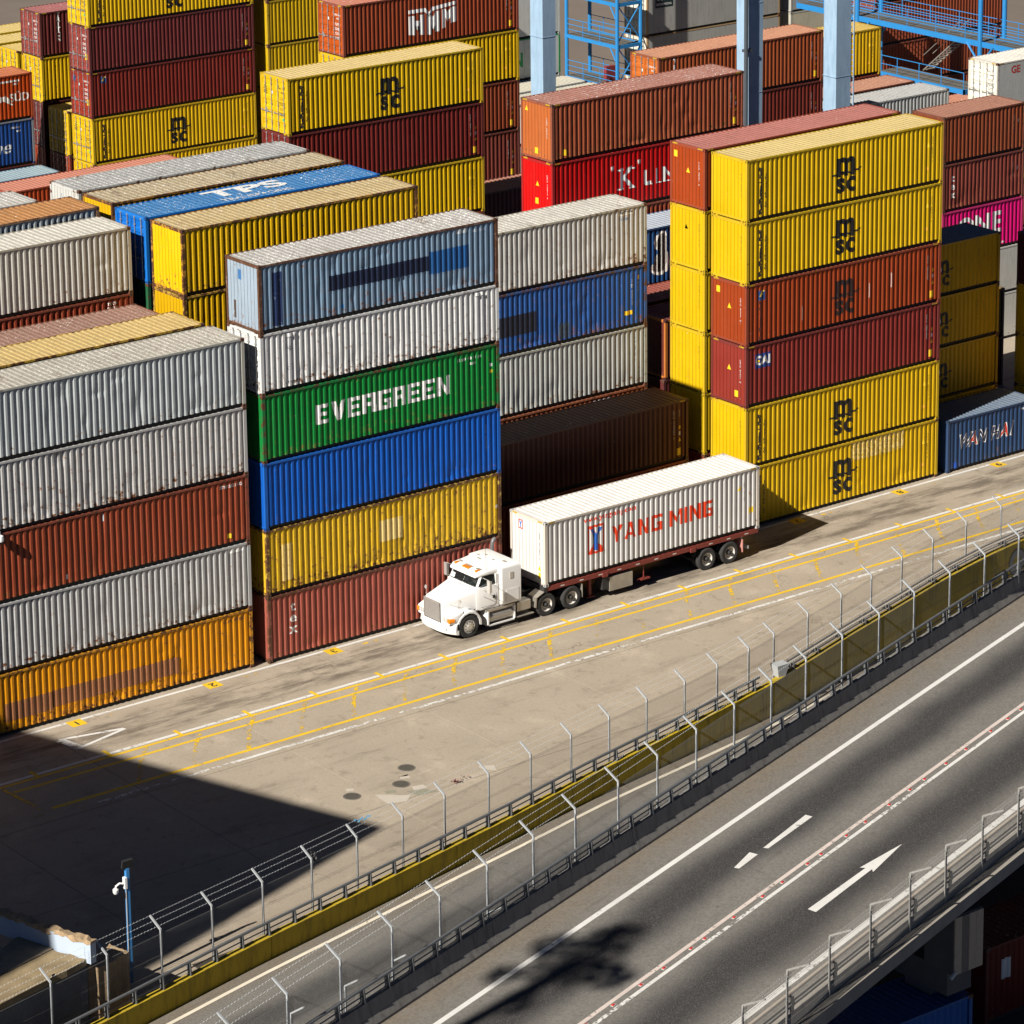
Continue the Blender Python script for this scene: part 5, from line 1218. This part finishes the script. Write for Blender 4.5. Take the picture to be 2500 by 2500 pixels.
    b = MB(); b.box(3.60, 4.5, min(s*.8, s*1.24), max(s*.8, s*1.24), .30, .34); b.box(3.6, 4.5, min(s*.75, s*.8), max(s*.75, s*.8), .3, .55); obj('step', b, M_ALU, tk)
    b = MB(); b.obox((4.62, s*.95, .72), (.02, 0, .22), (0, .3, 0), (-.03, 0, .01)); b.obox((4.85, s*.95, 1.02), (.2, 0, .09), (0, .3, 0), (-.006, 0, .014)); obj('mud_guard', b, M_ALU, tk)
    b = MB(); b.box(7.16, 7.19, min(s*.66, s*1.22), max(s*.66, s*1.22), .38, .98); obj('mud_flap', b, M_ALU if s < 0 else M_BLK, tk)
b = MB(); b.box(.5, 7.1, -.44, -.34, .78, 1.02); b.box(.5, 7.1, .34, .44, .78, 1.02); b.box(4.6, 4.75, -.4, .4, .8, 1.0); b.box(6.9, 7.0, -.4, .4, .8, 1.0); b.box(5.0, 6.9, -.9, .9, .42, .58); obj('chassis', b, M_CHAS, tk)
b = MB(); b.lathe((5.9, 0, 1.06), (0, 0, 1), [(0, .001), (0, .5), (.08, .5), (.08, .001)], 20); obj('fifth_wheel', b, M_CHAS, tk)
b = MB(); b.tube((3.96, .95, 1.0), (3.96, .95, 2.85), .085, 10); b.path([(3.96, .95, 2.85), (3.97, .95, 3.0), (4.03, .95, 3.12), (4.12, .95, 3.16)], .085, 10); obj('exhaust_stack', b, m_plain('exhaust_grey', (.16, .16, .16), .5, .4), tk, smooth=True)
for k, y in enumerate((-.72, -.16, 0, .16, .72)):
    b = MB(); b.loft([ring(1.80, y-.065, y+.065, 2.60, 2.70, .03), ring(2.02, y-.04, y+.04, 2.64, 2.69, .02)]); obj('roof_light', b, M_AMB, tk, smooth=True)
for (x, y, w_, d_) in ((2.02, -.62, .12, .22), (2.0, .0, .1, .30), (2.1, .72, .08, .16), (2.5, -.15, .07, .1), (2.75, .3, .05, .14), (3.1, -.25, .06, .1), (3.25, .45, .05, .12), (3.0, .7, .05, .1), (3.35, -.75, .07, .18)):
    b = MB(); z = 2.685 if x < 2.6 else 2.762
    b.poly([(x+w_*math.cos(a*.9)*random.uniform(.6, 1.2), y+d_*math.sin(a*.9)*random.uniform(.6, 1.2), z+.004) for a in range(7)]); obj('paint_chip', b, m_plain('bare_patch', (.30, .27, .22), .7, 0, .4, 9), tk)
b = MB(); b.tube((2.2, -.95, 2.5), (2.15, -.93, 4.1), .006, 4); obj('aerial', b, M_BLK, tk)
b = MB(); b.poly([(.48, -.62, 1.745), (.52, .2, 1.752), (.56, .2, 1.757), (.52, -.62, 1.75)]); 
decal_t = text_bm('H PALERMO', .15, .006)
for v in decal_t.verts: v.co = Vector((1.50-v.co.z*.35, .10-v.co.x, 1.972+.004))
me = bpy.data.meshes.new('hood_lettering'); decal_t.to_mesh(me); decal_t.free(); me.materials.append(None); inst('hood_lettering', me, m_decal(BLACK, .2), tk, (0, 0, .012))
# interior
b = MB(); b.box(1.72, 2.0, -.95, .95, 1.75, 2.03); obj('dashboard', b, M_BLK, tk)
b = MB(); b.box(2.62, 2.68, -1.0, 1.0, 1.0, 2.44); obj('cab_rear_wall', b, m_plain('cab_trim', (.09, .085, .08), .8), tk)
for y in (-.55, .55): b = MB(); b.box(2.2, 2.6, y-.24, y+.24, 1.3, 1.5); b.box(2.48, 2.6, y-.24, y+.24, 1.5, 2.2); obj('seat', b, m_plain('seat_cloth', (.05, .05, .06), .9), tk)
b = MB(); b.path([(2.08+.04*math.sin(a*.52), -.55+.2*math.cos(a*.52), 1.92+.17*math.sin(a*.52)) for a in range(13)], .014, 5); obj('steering_wheel', b, M_BLK, tk)
b = MB(); b.quad((1.66, .62, 2.06), (1.66, .86, 2.06), (1.74, .85, 2.24), (1.74, .62, 2.24)); obj('windscreen_paper', b, m_plain('paper', (.75, .75, .72), .8), tk)
b = MB(); b.box(1.75, 1.95, -.5, -.2, 2.03, 2.08); b.box(1.8, 1.9, .1, .4, 2.03, 2.07); obj('papers', b, m_plain('paper', (.75, .75, .72), .8), tk)
# driver
def person(name, label, loc, joints, edges, radii, mat):
    me = bpy.data.meshes.new(name); me.from_pydata(joints, edges, []); o = bpy.data.objects.new(name, me); COL.objects.link(o)
    o.location = loc; sk = o.modifiers.new('skin', 'SKIN'); 
    for i, r in enumerate(radii): me.skin_vertices[0].data[i].radius = (r, r)
    me.skin_vertices[0].data[0].use_root = True
    o.modifiers.new('sub', 'SUBSURF').levels = 2; me.materials.append(mat); return o
J = [(0, 0, .05), (0, 0, .25), (-.02, 0, .45), (-.02, .17, .48), (-.02, -.17, .48), (-.14, .22, .26), (-.14, -.22, .26), (-.36, .15, .34), (-.36, -.15, .34), (-.22, .11, .06), (-.22, -.11, .06), (-.42, .12, .05), (-.42, -.12, .05)]
E_ = [(0, 1), (1, 2), (2, 3), (2, 4), (3, 5), (4, 6), (5, 7), (6, 8), (0, 9), (0, 10), (9, 11), (10, 12)]
try:
    me_ = bpy.data.meshes.new('x')
    pd = person('person', 'person in yellow-green safety jacket at the wheel of the white truck', (9.62, -2.15, 1.5), J, E_, [.15, .15, .11, .075, .075, .055, .055, .04, .04, .09, .09, .07, .07], m_plain('safety_jacket', (.30, .50, .03), .8))
    tag(pd, pd.name and 'person in yellow-green safety jacket at the wheel of the white truck', 'person')
    hd = MB(); hd.lathe((0, 0, 0), (0, 0, 1), [(-.14, .001), (-.13, .05), (-.09, .075), (-.02, .085), (.05, .088), (.10, .07), (.13, .001)], 14); hd.box(-.105, -.075, -.012, .012, -.03, .01); o = obj('head', hd, m_plain('skin_tone', (.35, .20, .13), .6), pd, (-.03, 0, .66), smooth=True)
    hr = MB(); hr.lathe((0, 0, 0), (0, 0, 1), [(.0, .094), (.06, .096), (.11, .075), (.14, .001)], 14); obj('hair', hr, m_plain('dark_hair', (.02, .015, .012), .8), pd, (-.015, 0, .67), smooth=True)
except Exception as ex: print('person', ex)

# ------------------------------------------------------------------ trailer
tl = thing('container_trailer', 'dark red skeletal trailer under the white container', 'trailer', (12.3, -1.6, 0))
for fl in (False, True):
    s = -1 if not fl else 1
    for x in (9.17, 10.5): wheel(tl, x, s*(1.25-.28), False, fl); wheel(tl, x, s*(1.25-.62), False, fl)
    b = MB(); b.box(.05, 12.2, min(s*1.1, s*1.2), max(s*1.1, s*1.2), 1.08, 1.28); obj('side_rail', b, M_DRED, tl)
    for k in range(11): b = MB(); b.box(.9+1.05*k, 1.1+1.05*k, min(s*1.2, s*1.206), max(s*1.2, s*1.206), 1.15, 1.19); obj('reflector', b, m_plain('reflector_white', (.7, .68, .62), .4), tl)
    for x in (3.2, 8.2): b = MB(); b.box(x, x+.28, min(s*1.12, s*1.26), max(s*1.12, s*1.26), 1.02, 1.22); obj('twist_lock', b, M_DRED, tl)
    b = MB(); b.box(2.75, 2.89, s*.75-.07, s*.75+.07, .15, 1.1); b.box(2.62, 3.02, s*.75-.15, s*.75+.15, .10, .15); b.tube((2.82, s*.75, .6), (3.5, s*.75, 1.05), .03, 5); obj('landing_leg', b, M_DRED, tl)
    b = MB(); b.box(11.25, 11.29, min(s*.66, s*1.22), max(s*.66, s*1.22), .35, .95); obj('mud_flap', b, m_plain('pink_flap', (.5, .22, .19), .7), tl)
b = MB(); b.box(.2, 12.1, -.5, -.38, .86, 1.2); b.box(.2, 12.1, .38, .5, .86, 1.2)
for k in range(12): b.box(.3+1.05*k, .42+1.05*k, -1.12, 1.12, 1.06, 1.18)
obj('frame', b, M_DRED, tl)
b = MB(); b.box(-.02, .15, -1.22, 1.22, 1.04, 1.28); obj('front_bolster', b, M_CHAS, tl)
b = MB(); b.box(11.6, 11.68, -1.15, 1.15, .42, .56); b.box(11.6, 11.68, -.7, -.62, .5, 1.1); b.box(11.6, 11.68, .62, .7, .5, 1.1); obj('underrun_bar', b, m_plain('bar_white', (.6, .6, .58), .5), tl)
b = MB(); b.box(3.62, 4.9, -1.2, -.65, .28, .92); obj('pallet_box', b, M_ALU, tl)
b = MB(); b.box(3.25, 3.62, -1.15, -.6, .4, .95); b.box(8.6, 11.0, -.95, .95, .42, .56); obj('axle_gear', b, M_CHAS, tl)
b = MB(); b.tube((5.6, -1.1, 1.05), (5.6, -1.1, .45), .025, 6); b.tube((5.6, -1.1, .45), (5.2, -1.1, .40), .025, 6); b.box(5.4, 5.9, -1.2, -1.0, .36, .42); obj('support_arm', b, M_DRED, tl)
ym = C(NM, 'white container with red company name riding on the trailer', 12.35, -2.82, 1.285, L40, HC, (.68, .67, .65), endcol=(.72, .70, .66), roof=(.84, .81, .76), stain=.15, speck=.1, rust=.06, dirt=.12, frust=.30, frame=(.62, .56, .48))
YR = (.72, .045, .008)
decal(ym, block_bm('YANG MING', .74, .16, .975), 6.6, 1.55, YR, 'company_name', .02)
decal(ym, text_bm('www.yangming.com', .36, .004, 1.0), 3.62, 2.52, YR, 'web_lettering', .02)
decal(ym, poly_bm([rect(-.46, -.36, -.65, .65), rect(.36, .46, -.65, .65), rect(-.36, .36, .55, .65), rect(-.36, .36, -.65, -.55)]), 2.83, 1.56, YR, 'logo_frame', .02)
decal(ym, poly_bm([[(-.36, .55), (-.12, .55), (.0, .2), (-.1, .05)], [(-.36, -.55), (-.1, -.55), (-.1, -.2), (-.3, -.35)], [(.36, -.55), (.1, -.55), (.1, -.2), (.3, -.35)]]), 2.83, 1.56, YR, 'logo_mark', .02, lift=.006)
decal(ym, poly_bm([[(-.32, .5), (-.15, .5), (.0, .22), (.15, .5), (.32, .5), (.1, .05), (.1, -.5), (-.1, -.5), (-.1, .05)]]), 2.83, 1.56, (.02, .12, .50), 'logo_mark', .02, lift=.008)
plate(ym, .72, 2.42, .3, .42, YR, 'end', 'logo_plate', wear=0); plate(ym, .72, 2.42, .2, .32, WHITE, 'end', 'logo_plate', .006, 0); decal(ym, poly_bm([[(-.1, .14), (-.03, .14), (0, .05), (.03, .14), (.1, .14), (.03, -.02), (.03, -.15), (-.03, -.15), (-.03, -.02)]]), .72, 2.42, (.02, .12, .5), 'logo_mark', 0, 'end', .008)
vertical(ym, 'YMMU 6012845 6', CW-.42, 1.75, .11, BLACK, .8, 1, 0, .2, 'end'); triangle(ym, CW-.42, .75, .22, 'end'); plate(ym, CW-.42, .42, .16, .26, DYEL, 'end')
triangle(ym, 11.05, 2.1, .24); vertical(ym, 'YMMU 601284', 11.3, 1.9, .1, BLACK, .85); plate(ym, 11.7, .95, .28, .26, DYEL); plate(ym, 11.65, 1.75, .1, .14, (.4, .2, .05)); hazard(ym)
# ------------------------------------------------------------------ gantry crane legs
M_LBL = m_barrier('pale_blue_crane_paint', (.30, .43, .56), (.20, .30, .42)); M_BLU = m_plain('bright_blue_steel', (.02, .20, .48), .5, 0, .15, 2); M_DECK = m_plain('steel_grating', (.13, .125, .11), .8, .2, .3, 5)
gc = thing('gantry_crane', 'pale blue steel legs of a yard gantry crane between the container blocks', 'gantry crane', (32, 22, 0))
for x, w0, w1 in ((31.95, 1.15, 1.12), (45.75, 1.5, 1.05), (52.0, 1.5, 1.45)):
    b = MB(); b.loft([[(x-32+a*w/2*.72, c_*.50, z) for a, c_ in ((-1, -1), (1, -1), (1, 1), (-1, 1))] for z, w in ((.9, w1), (28, w0))]); obj('leg', b, M_LBL, gc)
    for z in (4, 9, 14.2, 19, 24): b = MB(); b.box(x-32-w1*.40, x-32+w1*.40, -.515, .515, z, z+.03); obj('weld_band', b, M_LBL, gc)
b = MB(); b.box(-1.5, 21.5, -.7, .7, 28, 29.6); obj('girder', b, M_LBL, gc)
b = MB(); b.box(-1.5, 21.5, -.45, .45, .5, 1.2); obj('sill_beam', b, M_LBL, gc)
for x in (0, 13.75, 20): b = MB(); b.lathe((x, -.3, .5), (0, 1, 0), [(0, .001), (0, .5), (.6, .5), (.6, .001)], 20); obj('wheel', b, M_TYRE, gc)
b = MB(); b.tube((12.95, -.62, 1), (12.95, -.62, 28), .11, 8); [b.box(12.85, 13.35, -.68, -.4, z, z+.14) for z in (5, 11, 16.5, 22)]; obj('cable_pipe', b, m_plain('dark_pipe', (.06, .07, .08), .5), gc)
b = MB()
for k in range(40): b.box(20.62, 20.66, -.62, -.22, 12+.3*k, 12.03+.3*k)
b.box(20.6, 20.66, -.64, -.60, 12, 25); b.box(20.6, 20.66, -.24, -.20, 12, 25); o = obj('ladder', b, M_LBL, gc)
# ------------------------------------------------------------------ reefer rack left
def rails(b, p0, p1, h=1.1, n=3, lines=(.36, .72, 1.1), r=.028):
    p0, p1 = Vector(p0), Vector(p1)
    for z in lines: b.tube(p0+Vector((0, 0, z)), p1+Vector((0, 0, z)), r, 5)
    for k in range(n+1): b.tube(p0+(p1-p0)*k/n, p0+(p1-p0)*k/n+Vector((0, 0, h)), r, 5)
rk = thing('access_rack', 'blue steel access tower with railed platforms between refrigerated containers', 'access tower', (74.1, 67.6, 0))
for x in (0.05, 2.1):
    for y in (0.1, 5.6): b = MB(); b.tube((x, y, 0), (x, y, 11.8), .13, 8); obj('post', b, M_BLU, rk, smooth=True)
for z in (2.9, 5.8, 8.7):
    b = MB(); b.box(.0, 2.15, .1, 5.7, z-.10, z-.06); obj('deck', b, M_DECK, rk)
    b = MB(); b.box(-.02, .06, .0, 5.75, z-.24, z); b.box(2.09, 2.17, .0, 5.75, z-.24, z); b.box(0, 2.15, .0, .08, z-.24, z-.0); obj('edge_beam', b, M_BLU, rk)
    b = MB(); rails(b, (.02, .1, z), (.02, 5.6, z)); rails(b, (2.12, 1.2, z), (2.12, 5.6, z)); obj('guard_rail', b, M_BLU, rk)
    b = MB(); b.tube((.05, .9, z-.15), (.05, .12, z-1.3), .06, 6); b.tube((.12, .1, z-2.7), (2.1, .1, z-.2), .045, 6); b.tube((2.1, .1, z-2.7), (.12, .1, z-.2), .045, 6); obj('brace', b, M_BLU, rk)
b = MB(); b.box(.8, 1.6, 2.2, 2.5, 2.9, 3.9); obj('switch_cabinet', b, m_plain('cabinet_red', (.22, .03, .03), .5), rk)
# ------------------------------------------------------------------ walkway right
wk = thing('raised_walkway', 'bright blue railed walkway with stairs at the top right', 'walkway', (83.5, 36, 0))
b = MB(); b.box(0, 2.1, 0, 24, 8.58, 8.64); obj('deck', b, M_DECK, wk)
b = MB(); b.box(-.04, .06, 0, 24, 8.35, 8.7); b.box(2.04, 2.14, 0, 24, 8.35, 8.7); obj('edge_beam', b, M_BLU, wk)
b = MB(); rails(b, (.0, 0, 8.7), (0, 24, 8.7), 1.1, 9); rails(b, (2.1, 0, 8.7), (2.1, 24, 8.7), 1.1, 9); obj('guard_rail', b, M_BLU, wk)
b = MB(); b.box(-1.6, .6, 6.4, 14.5, 5.68, 5.74); obj('landing', b, M_DECK, wk)
b = MB(); b.box(-1.7, -1.6, 6.3, 14.6, 5.5, 5.82); b.box(-1.7, .6, 6.3, 6.4, 5.5, 5.82); obj('landing_beam', b, M_BLU, wk)
b = MB(); rails(b, (-1.65, 6.4, 5.8), (-1.65, 14.5, 5.8), 1.1, 4, (.55, 1.1)); obj('landing_rail', b, M_BLU, wk)
for x, y in ((-.05, 6.6), (2.1, 6.6), (-.05, 18), (2.1, 18)):
    b = MB(); b.tube((x, y, 0), (x, y, 12.5), .16, 10); obj('post', b, M_BLU, wk, smooth=True)
    b = MB(); b.tube((x, y, 7.2), (x, y+1.2, 8.5), .07, 6); b.tube((x, y, 7.2), (x, y-1.2, 8.5), .07, 6); obj('brace', b, M_BLU, wk)
st = MB()
for k in range(11): st.box(.75, 1.55, 12.2-.30*k, 12.45-.30*k, 5.85+.25*k, 5.89+.25*k)
for x in (.72, 1.55): st.tube((x, 12.5, 5.8), (x, 9.0, 8.7), .05, 5); st.tube((x, 12.5, 6.8), (x, 9.0, 9.7), .025, 5)
obj('stair', st, M_ALU, wk)
# ------------------------------------------------------------------ camera pole and wall by the fence
pl = thing('camera_pole', 'thin blue pole with white dome camera and small floodlight by the fence', 'pole', (-20.0, -21.35, 0))
b = MB(); b.box(-.06, .06, -.06, .06, 0, 4.15); obj('pole', b, m_plain('pole_blue', (.05, .24, .55), .5), pl)
b = MB(); b.box(-.14, -.05, -.09, .07, 3.45, 3.85); b.path([(-.1, -.02, 3.62), (-.3, .0, 3.68), (-.42, .03, 3.60), (-.44, .03, 3.5)], .04, 8); obj('camera_arm', b, M_WHITE, pl, smooth=True)
b = MB(); b.lathe((-.44, .03, 3.32), (0, 0, 1), [(0, .001), (.02, .07), (.08, .10), (.18, .10), (.22, .05), (.22, .001)], 14); obj('dome_camera', b, M_WHITE, pl, smooth=True)
b = MB(); b.obox((.0, -.02, 4.32), (.20, 0, 0), (0, .04, .02), (0, -.02, .14)); obj('floodlight', b, M_BLK, pl)
b = MB(); b.path([(-.09, -.06, 3.4), (-.09, -.06, .6), (-.14, -.1, .3), (-.05, -.1, .15)], .016, 5); obj('cable', b, m_plain('cable_grey', (.4, .38, .34), .6), pl)
M_LBW = m_plain('pale_blue_wall_paint', (.42, .49, .58), .8, 0, .06, 1.5); M_ROUGH = m_plain('broken_concrete', (.34, .24, .14), .95, 0, .5, 4, .6)
wl_ = thing('low_wall', 'low pale blue wall with broken concrete top beside the yard fence', 'wall', (-22.62, -23.42, 0))
d = Vector((-.75, 2.45, 0)).normalized(); nn = Vector((-d.y, d.x, 0)); L_ = 9.0
b = MB(); c0 = Vector((0, 0, 2.65)); b.obox(c0+d*L_/2, d*L_/2, nn*.13, (0, 0, .36)); obj('wall', b, M_LBW, wl_)
b = MB(); rr = random.Random(8); secs = []
for k in range(60):
    p = d*(L_*k/59); q = lambda: rr.uniform(-.05, .05)
    secs.append([tuple(p-nn*(.17+q())+Vector((0, 0, 2.96+q()))), tuple(p+nn*(.17+q())+Vector((0, 0, 2.96+q()))), tuple(p+nn*(.15+q())+Vector((0, 0, 3.10+q()))), tuple(p-nn*(.15+q())+Vector((0, 0, 3.10+q())))])
b.loft(secs); obj('broken_coping', b, M_ROUGH, wl_)
def rough_slab(name, label, pts, z, th, mat, cat='slab'):
    rr = random.Random(len(pts)+int(z*10)); P = []
    for (x0, y0), (x1, y1) in zip(pts, pts[1:]+pts[:1]):
        for k in range(8): P.append((x0+(x1-x0)*k/8+rr.uniform(-.04, .04), y0+(y1-y0)*k/8+rr.uniform(-.04, .04)))
    b = MB(); b.loft([[(x, y, z-th) for x, y in P], [(x+rr.uniform(-.02, .02), y+rr.uniform(-.02, .02), z) for x, y in P]]); return tag(obj(name, b, mat), label, cat)
M_ROOFS = m_plain('mossy_slab', (.24, .18, .10), .95, 0, .55, 2.2, .4)
rough_slab('concrete_slab', 'weathered mossy brown roof slab in the bottom left corner', [(-23.29, -21.96), (-22.80, -23.3), (-26.5, -24.28), (-29.0, -24.85), (-28.15, -23.25), (-25.65, -22.56)], 2.42, .22, M_ROOFS)
rough_slab('concrete_slab', 'lighter tan concrete slab beside the mossy one, bottom left', [(-25.6, -22.50), (-28.05, -23.15), (-28.35, -21.55), (-24.82, -20.95), (-23.6, -20.35), (-23.27, -21.90)], 2.43, .2, m_plain('tan_slab', (.30, .24, .165), .95, 0, .4, 2.5, .4))
rough_slab('broken_block', 'broken brick and concrete block at the foot of the blue pole', [(-21.15, -22.0), (-20.98, -22.95), (-22.4, -23.35), (-22.5, -22.75)], 2.0, 2.0, M_ROUGH, 'rubble')
b = MB(); b.obox((-25.9, -23.75, 1.1), (2.9, .72, 0), (-.03, .1, 0), (0, 0, 1.1)); tag(obj('low_wall', b, m_plain('grubby_wall', (.12, .13, .15), .9, 0, .3, 2)), 'grubby low wall carrying the mossy slab, bottom left', 'wall')  # dark colour stands in for the shade of an opening below the slab
# dome camera seen against the left stack
cp = thing('dome_camera', 'white dome camera at the left edge fixed to the red-brown container', 'camera', (-12.35, .134, 8.1))
b = MB(); b.box(-.08, .08, -.05, .06, .1, .4); b.path([(0, -.05, .3), (0, -.1, .32), (0, -.16, .30)], .035, 8); obj('bracket', b, M_GALV, cp)
b = MB(); b.lathe((0, -.16, -.05), (0, 0, 1), [(.1, .13), (.2, .15), (.32, .12), (.36, .04), (.36, .001)], 16); obj('camera_body', b, M_WHITE, cp, smooth=True)
b = MB(); b.lathe((0, -.16, -.05), (0, 0, 1), [(-.03, .001), (0, .07), (.05, .11), (.1, .125)], 14); obj('camera_lens', b, M_BLK, cp, smooth=True)
# a tangle of black plastic and a blue ribbon caught in the barbed wire
b = MB(); rr = random.Random(2)
for k in range(60):
    p = Vector((rr.gauss(0, .09), rr.gauss(0, .05), rr.gauss(-.1, .14))); d1 = Vector((rr.uniform(-.14, .14), rr.uniform(-.05, .05), rr.uniform(-.12, .08))); d2 = Vector((rr.uniform(-.05, .05), rr.uniform(-.04, .04), rr.uniform(-.06, .06))); b.quad(p, p+d1, p+d1+d2, p+d2)
tag(obj('plastic_scrap', b, M_BLK, None, (-12.60, -21.5, 2.62)), 'tangle of black plastic caught on a fence post', 'plastic scrap')
b = MB()
for k in range(9): p = Vector((.08*k, .02*math.sin(k*2), .04*math.cos(k*1.7))); b.quad(p, p+Vector((.1, .0, .03)), p+Vector((.1, .02, .07)), p+Vector((.0, .02, .05)))
tag(obj('plastic_ribbon', b, m_plain('ribbon_blue', (.12, .35, .55), .5), None, (-10.3, -20.7, 2.86)), 'torn light blue ribbon hanging in the barbed wire', 'ribbon')
# ------------------------------------------------------------------ what throws the big shadows
TIP = Vector((-3.95, -15.97, 0)); hgt = 30.0
cnr = TIP-SUN*(hgt/-SUN.z); da = Vector((-.32, .947, 0)).normalized(); db = Vector((-.947, -.32, 0)).normalized()
M_FAC = m_plain('facade_render', (.42, .38, .33), .85, 0, .1, .3)
bd = thing('office_building', 'plain office block beyond the left edge that shades the yard', 'building', (cnr.x, cnr.y, 0))
b = MB(); b.obox(da*14+db*12+Vector((0, 0, (hgt-3)/2-1.5)), da*14, db*12, (0, 0, (hgt+3)/2)); obj('wall', b, M_FAC, bd)
WM = MB().obox((0, 0, 0), (.7, 0, 0), (0, .05, 0), (0, 0, .9)).mesh('window', 1)
for fl in range(8):
    for k in range(9): inst('window', WM, m_plain('window_glass', (.05, .07, .09), .1), bd, tuple(da*(1.6+3.1*k)+Vector((0, 0, 2.6+3.4*fl))), (0, 0, math.atan2(da.y, da.x)))
    for k in range(7): inst('window', WM, m_plain('window_glass', (.05, .07, .09), .1), bd, tuple(db*(1.8+3.3*k)+Vector((0, 0, 2.6+3.4*fl))), (0, 0, math.atan2(db.y, db.x)))
# street tree whose shadow falls on the highway
tc = Vector((-13.3, -36.9, ZH))-SUN*(29.0/-SUN.z)
tr = thing('street_tree', 'slender tree beyond the left edge that throws the blotchy shadow on the highway', 'tree', (tc.x, tc.y, 0))
b = MB(); b.path([(0, 0, -3), (.1, .05, 12), (.0, .1, 22), (.1, .0, 33.4)], .26, 8); obj('trunk', b, m_plain('bark', (.10, .075, .05), .9), tr)
b = MB(); rr = random.Random(11)
CL = [(0, 0, 33.6, 1.5, 420), (.9, -1.3, 33.0, .7, 110), (-.2, 1.3, 33.9, .75, 120), (-1.5, -.6, 32.4, .7, 90), (-1.7, .9, 33.2, .6, 80), (1.2, .5, 34.3, .9, 150)]
for cx, cy, cz, rad, n in CL:
    for k in range(n):
        v = Vector((rr.gauss(0, 1), rr.gauss(0, 1), rr.gauss(0, 1))).normalized()*rad*rr.random()**.4; p = Vector((cx, cy, cz))+v*.9
        a = Vector((rr.uniform(-1, 1), rr.uniform(-1, 1), rr.uniform(-1, 1))).normalized()*.16; c2 = a.orthogonal().normalized()*.09; b.poly([p-a, p+c2, p+a, p-c2])
obj('crown', b, m_plain('leaf_green', (.06, .10, .03), .7, 0, .4, 3), tr)['kind'] = 'stuff'
# rails far away at top left
for k in range(2):
    b = MB(); b.obox((62+4*k*.6, 118-4*k, .0), (40, -1.5, 0), (0, .06, 0), (0, 0, .06)); struct(obj('rail_track', b, m_plain('old_rail', (.04, .035, .03), .6, .4)))
